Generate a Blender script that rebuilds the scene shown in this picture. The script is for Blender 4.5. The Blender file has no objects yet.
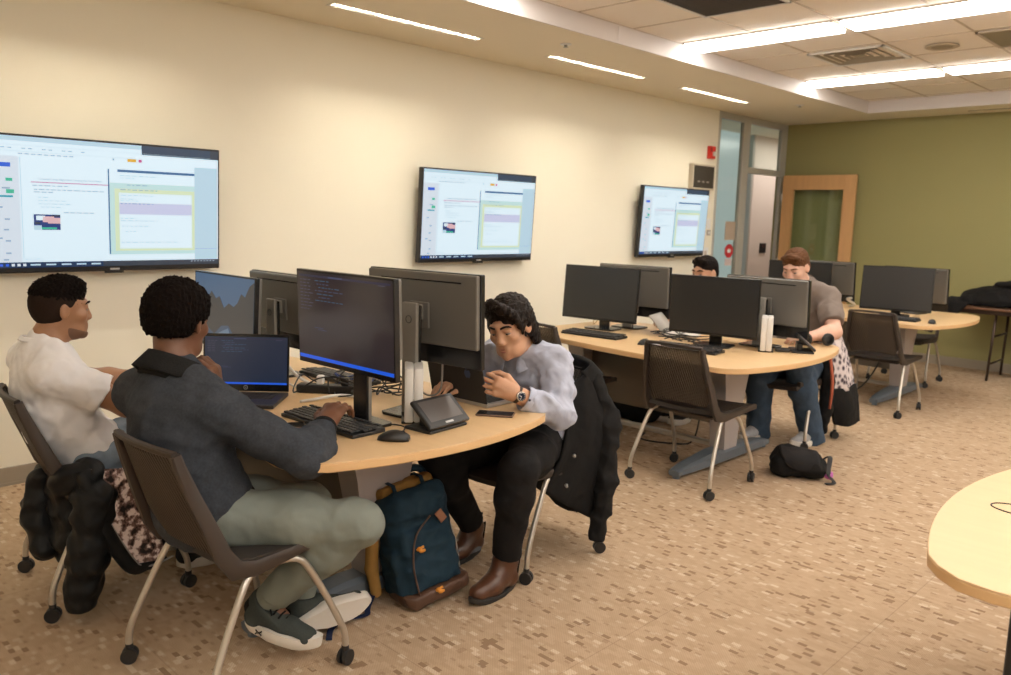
import bpy, bmesh, math, random
import numpy as np
from mathutils import Vector, Matrix, Euler
PI = math.pi
SC = bpy.context.scene
COL = SC.collection
rnd = random.Random(7)

# ------------------------------------------------------------------ materials
_M = {}
def mat(name, col, rough=0.6, metal=0.0, var=0.0, vscale=20.0, bump=0.0, bscale=60.0, spec=0.5, stretch=None, coat=0.0, sheen=0.0, crease=0.0):
    if name in _M: return _M[name]
    m = bpy.data.materials.new(name); m.use_nodes = True
    nt = m.node_tree; b = nt.nodes['Principled BSDF']
    b.inputs['Roughness'].default_value = rough
    b.inputs['Metallic'].default_value = metal
    b.inputs['Specular IOR Level'].default_value = spec
    b.inputs['Coat Weight'].default_value = coat
    b.inputs['Sheen Weight'].default_value = sheen
    b.inputs['Base Color'].default_value = (*col, 1)
    tc = nt.nodes.new('ShaderNodeTexCoord'); vec = tc.outputs['Object']
    if stretch:
        mp = nt.nodes.new('ShaderNodeMapping'); mp.inputs['Scale'].default_value = stretch
        nt.links.new(vec, mp.inputs['Vector']); vec = mp.outputs['Vector']
    n = nt.nodes.new('ShaderNodeTexNoise'); n.inputs['Scale'].default_value = vscale; n.inputs['Detail'].default_value = 4
    nt.links.new(vec, n.inputs['Vector'])
    mx = nt.nodes.new('ShaderNodeMix'); mx.data_type = 'RGBA'
    v = var
    mx.inputs[6].default_value = tuple(max(0, c*(1-v)) for c in col) + (1,)
    mx.inputs[7].default_value = tuple(min(1, c*(1+v)) for c in col) + (1,)
    nt.links.new(n.outputs['Fac'], mx.inputs[0]); nt.links.new(mx.outputs[2], b.inputs['Base Color'])
    bp0 = None
    if crease:
        n3 = nt.nodes.new('ShaderNodeTexNoise'); n3.inputs['Scale'].default_value = 11; n3.inputs['Detail'].default_value = 1.5; n3.inputs['Distortion'].default_value = .25; nt.links.new(tc.outputs['Object'], n3.inputs['Vector'])
        bp0 = nt.nodes.new('ShaderNodeBump'); bp0.inputs['Strength'].default_value = crease; bp0.inputs['Distance'].default_value = .05; nt.links.new(n3.outputs['Fac'], bp0.inputs['Height']); nt.links.new(bp0.outputs['Normal'], b.inputs['Normal'])
    if bump:
        n2 = nt.nodes.new('ShaderNodeTexNoise'); n2.inputs['Scale'].default_value = bscale; n2.inputs['Detail'].default_value = 3
        nt.links.new(vec, n2.inputs['Vector'])
        bp = nt.nodes.new('ShaderNodeBump'); bp.inputs['Strength'].default_value = bump; bp.inputs['Distance'].default_value = 0.01
        nt.links.new(n2.outputs['Fac'], bp.inputs['Height']); nt.links.new(bp.outputs['Normal'], b.inputs['Normal'])
        if bp0 is not None: nt.links.new(bp0.outputs['Normal'], bp.inputs['Normal'])
    _M[name] = m; return m

def emat(name, col, strength=1.0):
    if name in _M: return _M[name]
    m = bpy.data.materials.new(name); m.use_nodes = True; nt = m.node_tree
    b = nt.nodes['Principled BSDF']; b.inputs['Base Color'].default_value = (0.02, 0.02, 0.02, 1); b.inputs['Roughness'].default_value = 0.25
    b.inputs['Emission Color'].default_value = (*col, 1); b.inputs['Emission Strength'].default_value = strength
    _M[name] = m; return m

# ------------------------------------------------------------------ object helpers
def link(name, me, m=None, parent=None, smooth=False):
    o = bpy.data.objects.new(name, me); COL.objects.link(o)
    if m is not None:
        for q in (m if isinstance(m, (list, tuple)) else [m]): me.materials.append(q)
    if smooth:
        me.polygons.foreach_set('use_smooth', [True]*len(me.polygons)); me.update()
    if parent is not None: o.parent = parent
    return o
def tag(o, label=None, cat=None, group=None, kind=None):
    if label: o['label'] = label
    if cat: o['category'] = cat
    if group: o['group'] = group
    if kind: o['kind'] = kind
    return o
def empty(name, loc=(0, 0, 0), rz=0.0, label=None, cat=None, group=None):
    o = bpy.data.objects.new(name, None); COL.objects.link(o); o.empty_display_size = .05
    o.location = loc; o.rotation_euler = (0, 0, rz); return tag(o, label, cat, group)
def copy_tree(o, parent=None):
    c = o.copy(); COL.objects.link(c)
    if parent is not None: c.parent = parent
    for ch in list(o.children): copy_tree(ch, c)
    return c
def V(*a): return Vector(a)

class MB:
    """collects shapes; build() links them as one mesh object"""
    def __init__(s): s.v = []; s.f = []; s.mi = []; s.cur = 0
    def add(s, vs, fs):
        o = len(s.v); s.v += [tuple(v) for v in vs]
        for f in fs: s.f.append(tuple(i+o for i in f)); s.mi.append(s.cur)
        return s
    def box(s, c, d, rot=None, bev=0.0, M=None):
        bm = bmesh.new(); bmesh.ops.create_cube(bm, size=1.0)
        for v in bm.verts: v.co = Vector((v.co.x*d[0], v.co.y*d[1], v.co.z*d[2]))
        if bev: bmesh.ops.bevel(bm, geom=bm.edges[:], offset=min(bev, min(d)*.49), segments=2, affect='EDGES', profile=.5)
        R = Euler(rot).to_matrix().to_4x4() if rot else Matrix()
        T = Matrix.Translation(Vector(c)) @ R
        if M is not None: T = M @ T
        bm.verts.index_update()
        s.add([T @ v.co for v in bm.verts], [[v.index for v in f.verts] for f in bm.faces]); bm.free(); return s
    def ring_loft(s, rings, cap=True, closed=False):
        n = len(rings[0]); vs = [p for r in rings for p in r]; fs = []
        m = len(rings)
        for i in range(m if closed else m-1):
            a = i*n; b = ((i+1) % m)*n
            for j in range(n):
                k = (j+1) % n; fs.append((a+j, a+k, b+k, b+j))
        if cap and not closed:
            fs.append(tuple(range(n-1, -1, -1))); fs.append(tuple((m-1)*n+j for j in range(n)))
        return s.add(vs, fs)
    def tube(s, pts, r, seg=10, cap=True, flat=None, smooth=0, up=None):
        pts = [Vector(p) for p in pts]
        if smooth: pts = catmull(pts, smooth)
        n = len(pts); rs = r if isinstance(r, (list, tuple)) else [r]*n
        if len(rs) != n: rs = [rs[min(len(rs)-1, int(i*(len(rs)-1)/(n-1)+.5))] if False else lerp_list(rs, i/(n-1)) for i in range(n)]
        rings = []; prev = None
        for i, p in enumerate(pts):
            t = (pts[min(i+1, n-1)] - pts[max(i-1, 0)]).normalized()
            if prev is None:
                a = Vector(up) if up else (Vector((0, 0, 1)) if abs(t.z) < .9 else Vector((1, 0, 0)))
            else: a = prev
            u = (a - t*a.dot(t)).normalized(); prev = u; w = t.cross(u)
            fx, fy = flat if flat else (1, 1)
            rings.append([p + (u*math.cos(2*PI*j/seg)*fx + w*math.sin(2*PI*j/seg)*fy)*rs[i] for j in range(seg)])
        return s.ring_loft(rings, cap)
    def bar(s, pts, w, h, up=(0, 0, 1)):
        """rectangular section sweep"""
        pts = [Vector(p) for p in pts]; n = len(pts); rings = []
        for i, p in enumerate(pts):
            t = (pts[min(i+1, n-1)] - pts[max(i-1, 0)]).normalized(); side = t.cross(Vector(up)).normalized(); u = side.cross(t)
            ww = w if not isinstance(w, (list, tuple)) else lerp_list(w, i/(n-1)); hh = h if not isinstance(h, (list, tuple)) else lerp_list(h, i/(n-1))
            c = .18
            q = [(-.5, -.5+c), (-.5, .5-c), (-.5+c, .5), (.5-c, .5), (.5, .5-c), (.5, -.5+c), (.5-c, -.5), (-.5+c, -.5)]
            rings.append([p + side*ww*a + u*hh*b for a, b in q])
        return s.ring_loft(rings)
    def cyl(s, p0, p1, r0, r1=None, seg=20): return s.tube([p0, p1], [r0, r0 if r1 is None else r1], seg)
    def lathe(s, prof, c=(0, 0, 0), seg=28, M=None):
        c = Vector(c); rings = [[c + Vector((r*math.cos(2*PI*j/seg), r*math.sin(2*PI*j/seg), z)) for j in range(seg)] for r, z in prof]
        if M is not None: rings = [[M @ p for p in r] for r in rings]
        return s.ring_loft(rings)
    def prism(s, outline, z0, z1, bev=0.0):
        """extruded outline (counter-clockwise) with a small chamfer"""
        o = [Vector((p[0], p[1], 0)) for p in outline]; n = len(o)
        def inset(d):
            if d == 0: return o
            r = []
            for i in range(n):
                a, b, c = o[i-1], o[i], o[(i+1) % n]
                n1 = Vector(((b-a).y, -(b-a).x, 0)).normalized(); n2 = Vector(((c-b).y, -(c-b).x, 0)).normalized()
                m = (n1+n2); m = m/max(.3, m.length_squared)*2 if m.length > 1e-6 else n1
                r.append(b - m*d*.98)
            return r
        L = [(bev, z0), (0, z0+bev), (0, z1-bev), (bev, z1)] if bev else [(0, z0), (0, z1)]
        return s.ring_loft([[p + Vector((0, 0, z)) for p in inset(d)] for d, z in L])
    def grid(s, rows):
        n = len(rows[0]); vs = [p for r in rows for p in r]; fs = []
        for i in range(len(rows)-1):
            for j in range(n-1): a = i*n+j; fs.append((a, a+1, a+n+1, a+n))
        return s.add(vs, fs)
    def sheet(s, rows, th):
        """closed thick sheet from a grid of points"""
        P = np.array([[tuple(p) for p in r] for r in rows], float); du = np.gradient(P, axis=1); dv = np.gradient(P, axis=0)
        N = np.cross(du, dv); N /= np.linalg.norm(N, axis=2, keepdims=True)+1e-9
        A = P + N*th/2; B = P - N*th/2; m, n = P.shape[:2]
        vs = [tuple(p) for p in A.reshape(-1, 3)] + [tuple(p) for p in B.reshape(-1, 3)]; o = m*n; fs = []
        for i in range(m-1):
            for j in range(n-1):
                a = i*n+j; fs.append((a, a+1, a+n+1, a+n)); fs.append((o+a, o+a+n, o+a+n+1, o+a+1))
        for j in range(n-1):
            fs.append((j, o+j, o+j+1, j+1)); a = (m-1)*n+j; fs.append((a, a+1, o+a+1, o+a))
        for i in range(m-1):
            a = i*n; fs.append((a, a+n, o+a+n, o+a)); a = i*n+n-1; fs.append((a, o+a, o+a+n, a+n))
        return s.add(vs, fs)
    def build(s, name, m, parent=None, smooth=False, auto=None):
        me = bpy.data.meshes.new(name); me.from_pydata(s.v, [], s.f)
        if len(set(s.mi)) > 1 or (s.mi and s.mi[0]): me.polygons.foreach_set('material_index', s.mi)
        bm = bmesh.new(); bm.from_mesh(me); bmesh.ops.recalc_face_normals(bm, faces=bm.faces[:])
        if auto is not None:
            for f in bm.faces: f.smooth = True
            for e in bm.edges:
                if len(e.link_faces) == 2 and e.calc_face_angle(0) > auto: e.smooth = False
        bm.to_mesh(me); bm.free()
        return link(name, me, m, parent, smooth)
def lerp_list(l, t):
    x = t*(len(l)-1); i = min(int(x), len(l)-2) if len(l) > 1 else 0
    return l[0] if len(l) == 1 else l[i] + (l[i+1]-l[i])*(x-i)
def catmull(pts, k):
    pts = [Vector(p) for p in pts]; out = []; n = len(pts)
    for i in range(n-1):
        p0, p1, p2, p3 = pts[max(i-1, 0)], pts[i], pts[i+1], pts[min(i+2, n-1)]
        for j in range(k):
            t = j/k; out.append(.5*((2*p1)+(p2-p0)*t+(2*p0-5*p1+4*p2-p3)*t*t+(3*p1-p0-3*p2+p3)*t**3))
    out.append(pts[-1]); return out
def uprows(rows, k):
    """upsample a control grid with catmull in both directions"""
    r1 = [catmull(r, k) for r in rows]; cols = [catmull([r[j] for r in r1], k) for j in range(len(r1[0]))]
    return [[c[i] for c in cols] for i in range(len(cols[0]))]
A30 = math.radians(32)
def text_mesh(mb, txt, size, M, ext=0.0004, align='CENTER'):
    cu = bpy.data.curves.new('t', 'FONT'); cu.body = txt; cu.size = size; cu.align_x = align; cu.align_y = 'CENTER'; cu.resolution_u = 2; cu.extrude = ext
    o = bpy.data.objects.new('t', cu); COL.objects.link(o)
    bpy.context.view_layer.update()
    me = bpy.data.meshes.new_from_object(o.evaluated_get(bpy.context.evaluated_depsgraph_get()))
    mb.add([M @ v.co for v in me.vertices], [list(p.vertices) for p in me.polygons])
    bpy.data.objects.remove(o); bpy.data.curves.remove(cu); bpy.data.meshes.remove(me)

# ------------------------------------------------------------------ implicit surfaces (numpy)
class SDF:
    def __init__(s, lo, hi, h):
        s.h = h; s.lo = np.array(lo, float); n = np.ceil((np.array(hi)-s.lo)/h).astype(int)+1; s.n = n
        s.ax = [(s.lo[i]+h*np.arange(n[i])).astype(np.float32) for i in range(3)]
        s.D = np.full(tuple(n), 1.0, np.float32)
    def sub(s, lo, hi):
        a = np.maximum(np.floor((np.array(lo)-s.lo)/s.h).astype(int), 0); b = np.minimum(np.ceil((np.array(hi)-s.lo)/s.h).astype(int)+1, s.n)
        if (b <= a).any(): return None, None
        sl = tuple(slice(a[i], b[i]) for i in range(3))
        return sl, (s.ax[0][sl[0]][:, None, None], s.ax[1][sl[1]][None, :, None], s.ax[2][sl[2]][None, None, :])
    def comb(s, sl, d, k, op):
        A = s.D[sl]; d = d.astype(np.float32)
        if op == 'u':
            if k > 0: h = np.maximum(k-np.abs(A-d), 0)/k; s.D[sl] = np.minimum(A, d)-h*h*k*.25
            else: s.D[sl] = np.minimum(A, d)
        else:
            d = -d
            if k > 0: h = np.maximum(k-np.abs(A-d), 0)/k; s.D[sl] = np.maximum(A, d)+h*h*k*.25
            else: s.D[sl] = np.maximum(A, d)
        return s
    def cone(s, a, b, ra, rb, k=.02, op='u'):
        a = np.array(a, float); b = np.array(b, float); m = max(ra, rb)+k+3*s.h
        sl, p = s.sub(np.minimum(a, b)-m, np.maximum(a, b)+m)
        if sl is None: return s
        ba = b-a; L2 = max(ba@ba, 1e-9)
        x, y, z = p[0]-a[0], p[1]-a[1], p[2]-a[2]
        t = np.clip((x*ba[0]+y*ba[1]+z*ba[2])/L2, 0, 1)
        d = np.sqrt((x-t*ba[0])**2+(y-t*ba[1])**2+(z-t*ba[2])**2)-(ra+(rb-ra)*t)
        return s.comb(sl, d, k, op)
    def chain(s, pts, rs, k=.02, op='u'):
        for i in range(len(pts)-1): s.cone(pts[i], pts[i+1], rs[i], rs[i+1], k, op)
        return s
    def ell(s, c, r, R=None, k=.02, op='u'):
        c = np.array(c, float); r = np.array(r, float); m = r.max()+k+3*s.h
        sl, p = s.sub(c-m, c+m)
        if sl is None: return s
        x, y, z = p[0]-c[0], p[1]-c[1], p[2]-c[2]
        if R is None: u, v, w = x, y, z
        else:
            R = np.array(R, float)  # columns = axes
            u = x*R[0, 0]+y*R[1, 0]+z*R[2, 0]; v = x*R[0, 1]+y*R[1, 1]+z*R[2, 1]; w = x*R[0, 2]+y*R[1, 2]+z*R[2, 2]
        k0 = np.sqrt((u/r[0])**2+(v/r[1])**2+(w/r[2])**2); k1 = np.sqrt((u/r[0]**2)**2+(v/r[1]**2)**2+(w/r[2]**2)**2)
        return s.comb(sl, k0*(k0-1)/np.maximum(k1, 1e-6), k, op)
    def box(s, c, half, R=None, rd=.01, k=.02, op='u'):
        c = np.array(c, float); half = np.array(half, float); m = np.linalg.norm(half)+k+3*s.h
        sl, p = s.sub(c-m, c+m)
        if sl is None: return s
        x, y, z = p[0]-c[0], p[1]-c[1], p[2]-c[2]
        if R is None: u, v, w = np.broadcast_arrays(x, y, z)
        else:
            R = np.array(R, float); u = x*R[0, 0]+y*R[1, 0]+z*R[2, 0]; v = x*R[0, 1]+y*R[1, 1]+z*R[2, 1]; w = x*R[0, 2]+y*R[1, 2]+z*R[2, 2]
        qx, qy, qz = np.abs(u)-half[0]+rd, np.abs(v)-half[1]+rd, np.abs(w)-half[2]+rd
        d = np.sqrt(np.maximum(qx, 0)**2+np.maximum(qy, 0)**2+np.maximum(qz, 0)**2)+np.minimum(np.maximum(qx, np.maximum(qy, qz)), 0)-rd
        return s.comb(sl, d, k, op)
    def merge(s, o, k=.02):
        return s.comb((slice(None),)*3, o.D, k, 'u')
    def like(s): return SDF(s.lo, s.lo+s.h*(s.n-1.5), s.h)
    def plane(s, pt, nrm, k=0.0, lo=None, hi=None):
        """cut away everything on the side the normal points to (inside the optional box)"""
        nrm = np.array(nrm, float); nrm /= np.linalg.norm(nrm); pt = np.array(pt, float)
        sl, p = s.sub(s.lo if lo is None else lo, s.lo+s.h*s.n if hi is None else hi)
        if sl is None: return s
        d = (p[0]-pt[0])*nrm[0]+(p[1]-pt[1])*nrm[1]+(p[2]-pt[2])*nrm[2]
        return s.comb(sl, -np.broadcast_to(d, s.D[sl].shape), k, 's')
    def noise(s, amp, wl, seed=0, stretch=(1, 1, 1), ridge=False, lo=None, hi=None, terms=6):
        r = np.random.RandomState(seed); sl, p = s.sub(s.lo if lo is None else lo, s.lo+s.h*s.n if hi is None else hi)
        if sl is None: return s
        tot = 0
        near = np.abs(s.D[sl]) < 4*s.h+amp*2
        X, Y, Z = np.broadcast_arrays(*p); X, Y, Z = X[near], Y[near], Z[near]
        for i in range(terms):
            kv = r.normal(size=3)*np.array(stretch); kv *= 2*PI/(wl*r.uniform(.75, 1.5))/np.linalg.norm(kv); kw = r.normal(size=3); kw *= 2*PI/(wl*2.2)/np.linalg.norm(kw)
            ph = r.uniform(0, 6.28, 2); a = X*kv[0]+Y*kv[1]+Z*kv[2]+ph[0]+1.3*np.sin(X*kw[0]+Y*kw[1]+Z*kw[2]+ph[1])
            tot = tot+(1-2*np.abs(np.sin(a*.5)) if ridge else np.sin(a))
        d = s.D[sl]; d[near] -= (amp*tot/math.sqrt(terms)).astype(np.float32); return s
    def field(s, fn, lo=None, hi=None):
        """add fn(x,y,z) to the distance near the surface"""
        sl, p = s.sub(s.lo if lo is None else lo, s.lo+s.h*s.n if hi is None else hi)
        X, Y, Z = np.broadcast_arrays(*p); d = s.D[sl]; near = np.abs(d) < .05; d[near] += fn(X[near], Y[near], Z[near]).astype(np.float32); return s
    def mesh(s):
        D = s.D; D[0], D[-1], D[:, 0], D[:, -1], D[:, :, 0], D[:, :, -1] = (np.maximum(D[0], 1e-3), np.maximum(D[-1], 1e-3), np.maximum(D[:, 0], 1e-3), np.maximum(D[:, -1], 1e-3), np.maximum(D[:, :, 0], 1e-3), np.maximum(D[:, :, -1], 1e-3))
        I = D < 0; nx, ny, nz = D.shape
        cnt = np.zeros((nx-1, ny-1, nz-1), np.int8)
        for dx in (0, 1):
            for dy in (0, 1):
                for dz in (0, 1): cnt += I[dx:nx-1+dx, dy:ny-1+dy, dz:nz-1+dz]
        cells = np.argwhere((cnt > 0) & (cnt < 8))
        if len(cells) == 0: return np.zeros((0, 3)), np.zeros((0, 4), int)
        cid = np.full((nx-1, ny-1, nz-1), -1, np.int32); cid[tuple(cells.T)] = np.arange(len(cells))
        acc = np.zeros((len(cells), 3)); num = np.zeros(len(cells))
        cor = [(0, 0, 0), (1, 0, 0), (0, 1, 0), (1, 1, 0), (0, 0, 1), (1, 0, 1), (0, 1, 1), (1, 1, 1)]
        vals = [D[cells[:, 0]+c[0], cells[:, 1]+c[1], cells[:, 2]+c[2]].astype(float) for c in cor]
        for a, b in ((0, 1), (2, 3), (4, 5), (6, 7), (0, 2), (1, 3), (4, 6), (5, 7), (0, 4), (1, 5), (2, 6), (3, 7)):
            va, vb = vals[a], vals[b]; m = (va < 0) != (vb < 0); t = np.where(m, va/np.where(m, va-vb, 1), 0)
            ca, cb = np.array(cor[a], float), np.array(cor[b], float)
            acc += np.where(m[:, None], ca+(cb-ca)*t[:, None], 0); num += m
        verts = s.lo+s.h*(cells+acc/num[:, None]); quads = []
        for ax in range(3):
            o1, o2 = [i for i in range(3) if i != ax]
            sa = [slice(None)]*3; sb = [slice(None)]*3; sa[ax] = slice(0, -1); sb[ax] = slice(1, None)
            A, B = I[tuple(sa)], I[tuple(sb)]; e = np.argwhere(A != B); e = e[(e[:, o1] > 0) & (e[:, o2] > 0) & (e[:, o1] < D.shape[o1]-1) & (e[:, o2] < D.shape[o2]-1)]
            ins = A[tuple(e.T)]
            def c(d1, d2):
                q = e.copy(); q[:, o1] -= d1; q[:, o2] -= d2; return cid[tuple(q.T)]
            q = np.stack([c(1, 1), c(0, 1), c(0, 0), c(1, 0)], 1)
            flip = ins if ax != 1 else ~ins
            q[~flip] = q[~flip][:, ::-1]; quads.append(q)
        q = np.concatenate(quads); q = q[(q >= 0).all(1)]
        return verts, q
    def build(s, name, m, parent=None, relax=1, split=None):
        v, q = s.mesh()
        for _ in range(relax):
            acc = np.zeros_like(v); n = np.zeros(len(v))
            for a, b in ((0, 1), (1, 2), (2, 3), (3, 0)):
                for i, j in ((a, b), (b, a)): 
                    for k in range(3): acc[:, k] += np.bincount(q[:, i], v[q[:, j], k], len(v))
                    n += np.bincount(q[:, i], minlength=len(v))
            v = v*.5+acc/np.maximum(n, 1)[:, None]*.5
        me = bpy.data.meshes.new(name); me.vertices.add(len(v)); me.vertices.foreach_set('co', v.astype(np.float32).ravel())
        me.loops.add(len(q)*4); me.loops.foreach_set('vertex_index', q.astype(np.int32).ravel())
        me.polygons.add(len(q)); me.polygons.foreach_set('loop_start', np.arange(0, len(q)*4, 4, dtype=np.int32)); me.polygons.foreach_set('loop_total', np.full(len(q), 4, np.int32))
        if split is not None:
            c = v[q].mean(1); me.polygons.foreach_set('material_index', split(c).astype(np.int32))
        me.polygons.foreach_set('use_smooth', np.ones(len(q), bool)); me.update(); me.validate()
        if parent is not None:
            o = link(name, me, m, parent); o.matrix_parent_inverse = parent_inv(parent); return o
        return link(name, me, m)
def parent_inv(p):
    if p.type == 'EMPTY' and p.parent is None:
        return (Matrix.Translation(p.location) @ p.rotation_euler.to_matrix().to_4x4()).inverted()
    return Matrix()
def W(o):
    """the mesh of this child was built in room coordinates"""
    o.matrix_parent_inverse = parent_inv(o.parent); return o
# ================================================================== THE ROOM
HS, HT, SX, DY = 2.744, 2.862, 1.2025, 9.893      # soffit height, tile height, soffit edge, green wall
XR, YB, YF = 8.6, -3.2, 9.292                      # right wall, wall behind, far soffit edge
M_wall = mat('cream_paint', (.85, .81, .685), .75, var=.015, vscale=3)
M_soff = mat('soffit_paint', (.86, .79, .64), .8)
M_fascia = mat('fascia_white', (.66, .62, .61), .6)
M_green = mat('olive_paint', (.30, .275, .115), .75, var=.02, vscale=3)
M_base = mat('vinyl_baseboard', (.30, .255, .20), .5)
M_alu = mat('aluminium_frame', (.46, .445, .40), .4, .1)
M_white = mat('white_plastic', (.80, .80, .79), .35)
M_black = mat('black_plastic', (.012, .012, .013), .38)
M_blackm = mat('black_matte', (.018, .017, .017), .65)

# carpet: woven tan tile with scattered small light and dark blocks
def carpet():
    m = bpy.data.materials.new('carpet'); m.use_nodes = True; nt = m.node_tree; N = nt.nodes; L = nt.links; b = N['Principled BSDF']
    b.inputs['Roughness'].default_value = .95; b.inputs['Specular IOR Level'].default_value = .1
    tc = N.new('ShaderNodeTexCoord'); sp = N.new('ShaderNodeSeparateXYZ'); L.new(tc.outputs['Object'], sp.inputs[0])
    def mth(op, a, b_=None):
        n = N.new('ShaderNodeMath'); n.operation = op
        for i, q in enumerate((a, b_)):
            if q is None: continue
            if isinstance(q, (int, float)): n.inputs[i].default_value = q
            else: L.new(q, n.inputs[i])
        return n.outputs[0]
    def blocks(lx, ly, off):
        y = mth('DIVIDE', mth('ADD', sp.outputs[1], off), ly); row = mth('FLOOR', y)
        wr = N.new('ShaderNodeTexWhiteNoise'); wr.noise_dimensions = '1D'; L.new(row, wr.inputs['W'])
        x = mth('ADD', mth('DIVIDE', sp.outputs[0], lx), wr.outputs[0]); cx = mth('FLOOR', x)
        cb = N.new('ShaderNodeCombineXYZ'); L.new(cx, cb.inputs[0]); L.new(row, cb.inputs[1]); cb.inputs[2].default_value = off
        w = N.new('ShaderNodeTexWhiteNoise'); w.noise_dimensions = '3D'; L.new(cb.outputs[0], w.inputs['Vector']); return w.outputs['Value']
    def mix(f, a, c):
        n = N.new('ShaderNodeMix'); n.data_type = 'RGBA'
        for i, q in ((0, f), (6, a), (7, c)):
            if isinstance(q, tuple): n.inputs[i].default_value = (*q, 1)
            elif isinstance(q, (int, float)): n.inputs[i].default_value = q
            else: L.new(q, n.inputs[i])
        return n.outputs[2]
    v1 = blocks(.034, .018, .0); v2 = blocks(.024, .012, 3.3)
    base = mix(v1, (.40, .285, .185), (.47, .345, .235))
    base = mix(mth('MULTIPLY', mth('GREATER_THAN', v1, .95), .45), base, (.66, .55, .42))
    base = mix(mth('MULTIPLY', mth('LESS_THAN', v1, .06), .7), base, (.20, .12, .07))
    base = mix(mth('MULTIPLY', mth('GREATER_THAN', v2, .96), .3), base, (.62, .52, .40))
    base = mix(mth('MULTIPLY', mth('LESS_THAN', v2, .05), .4), base, (.24, .15, .09))
    # fine rib
    wv = N.new('ShaderNodeTexWave'); wv.wave_type = 'BANDS'; wv.bands_direction = 'DIAGONAL'; wv.inputs['Scale'].default_value = 55; wv.inputs['Distortion'].default_value = 1.5; wv.inputs['Detail'].default_value = 1
    L.new(tc.outputs['Object'], wv.inputs['Vector'])
    base = mix(mth('MULTIPLY', wv.outputs['Fac'], .25), base, (.25, .175, .115))
    # tile seams every .61 m
    def seam(o, off):
        f = mth('FRACT', mth('DIVIDE', mth('ADD', o, off), .6096)); return mth('LESS_THAN', f, .007)
    sm = mth('MAXIMUM', seam(sp.outputs[0], .405), seam(sp.outputs[1], .2)); base = mix(mth('MULTIPLY', sm, .35), base, (.2, .13, .085))
    L.new(base, b.inputs['Base Color'])
    ns = N.new('ShaderNodeTexNoise'); ns.inputs['Scale'].default_value = 240; L.new(tc.outputs['Object'], ns.inputs['Vector'])
    bp = N.new('ShaderNodeBump'); bp.inputs['Strength'].default_value = .5; bp.inputs['Distance'].default_value = .004; L.new(ns.outputs['Fac'], bp.inputs['Height']); L.new(bp.outputs['Normal'], b.inputs['Normal'])
    return m
M_carpet = carpet()
mb = MB(); mb.box(((XR-2.3)/2, (YB+16)/2, -.05), (XR+2.3, 16-YB, .1)); tag(mb.build('floor', M_carpet), 'tan carpet tiles flecked with small light and brown blocks', kind='structure')

DOORY0 = 8.236
mb = MB(); mb.box((-.06, (YB+DOORY0)/2, 1.5), (.12, DOORY0-YB, 3.0)); tag(mb.build('wall_left', M_wall), 'long cream wall carrying the three wall screens', kind='structure')
mb = MB(); mb.box(((XR-.12)/2, DY+.06, 1.5), (XR+.12, .12, 3.0)); tag(mb.build('wall_back', M_green), 'olive green end wall', kind='structure')
mb = MB(); mb.box((XR+.06, (YB+DY)/2, 1.5), (.12, DY-YB, 3.0)); tag(mb.build('wall_right', M_wall), kind='structure')
# unseen glowing windows added in the right wall to brighten the ceiling
mb = MB()
for k in range(3): mb.box((XR-.015, 1.0+k*2.9, 1.65), (.02, 2.2, 1.5))
tag(mb.build('window_5', emat('fill_window_glow', (.80, .90, 1.0), 1.5)), kind='structure')
mb = MB()
for k in range(3):
    y = 1.0+k*2.9
    for s in (-1, 0, 1): mb.box((XR-.03, y+s*1.1, 1.65), (.05, .06, 1.56))
    for s in (-1, 1): mb.box((XR-.03, y, 1.65+s*.77), (.05, 2.26, .06))
tag(mb.build('fill_window_trim', M_alu), kind='structure')  # frames around the added fill windows, out of view
mb = MB(); mb.box((XR/2, YB-.06, 1.5), (XR, .12, 3.0)); tag(mb.build('wall_front', M_wall), kind='structure')
mb = MB(); mb.box((.006, (YB+DOORY0)/2, .05), (.012, DOORY0-YB, .1), bev=.003); mb.box((.008, (YB+DOORY0)/2, .008), (.016, DOORY0-YB, .016)); tag(mb.build('baseboard_left', M_base), kind='structure')
mb = MB(); mb.box((XR/2, DY-.006, .05), (XR, .012, .1), bev=.003); mb.box((XR/2, DY-.008, .008), (XR, .016, .016)); tag(mb.build('baseboard_back', M_base), kind='structure')

# ---- ceiling: painted soffit with slots along the wall, and a field of 2 ft tiles
WASH = [(-1.03, .18), (.925, 2.125), (2.865, 4.077), (4.827, 6.039), (6.678, 7.878)]
X0, X1 = .478, .552
mb = MB()
z0, z1 = HS, HS+.5
def slab(xa, xb, ya, yb): mb.box(((xa+xb)/2, (ya+yb)/2, (z0+z1)/2), (xb-xa, yb-ya, z1-z0))
slab(-.12, X0, YB, DY)
ys = [YB] + [q for w in WASH for q in w] + [DY]
for i in range(0, len(ys), 2): slab(X0, X1, ys[i], ys[i+1])
for a, b_ in WASH: mb.box(((X0+X1)/2, (a+b_)/2, HS+.29), (X1-X0, b_-a, .42))
slab(X1, SX-.012, YB, DY); slab(SX-.012, XR, YF+.012, DY)
tag(mb.build('ceiling_soffit', M_soff), 'painted dropped soffit along the cream wall', kind='structure')
mb = MB(); mb.box((SX-.006, (YB+YF)/2, HS+.09), (.012, YF-YB+.012, .18)); mb.box(((SX+XR)/2, YF+.006, HS+.09), (XR-SX, .012, .18))
for q in (4.78, 1.2): mb.box((SX+.0005, q, HS+.06), (.002, .004, .118))
tag(mb.build('trim_1', M_fascia), 'white fascia at the edge of the soffit', kind='structure')

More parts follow.
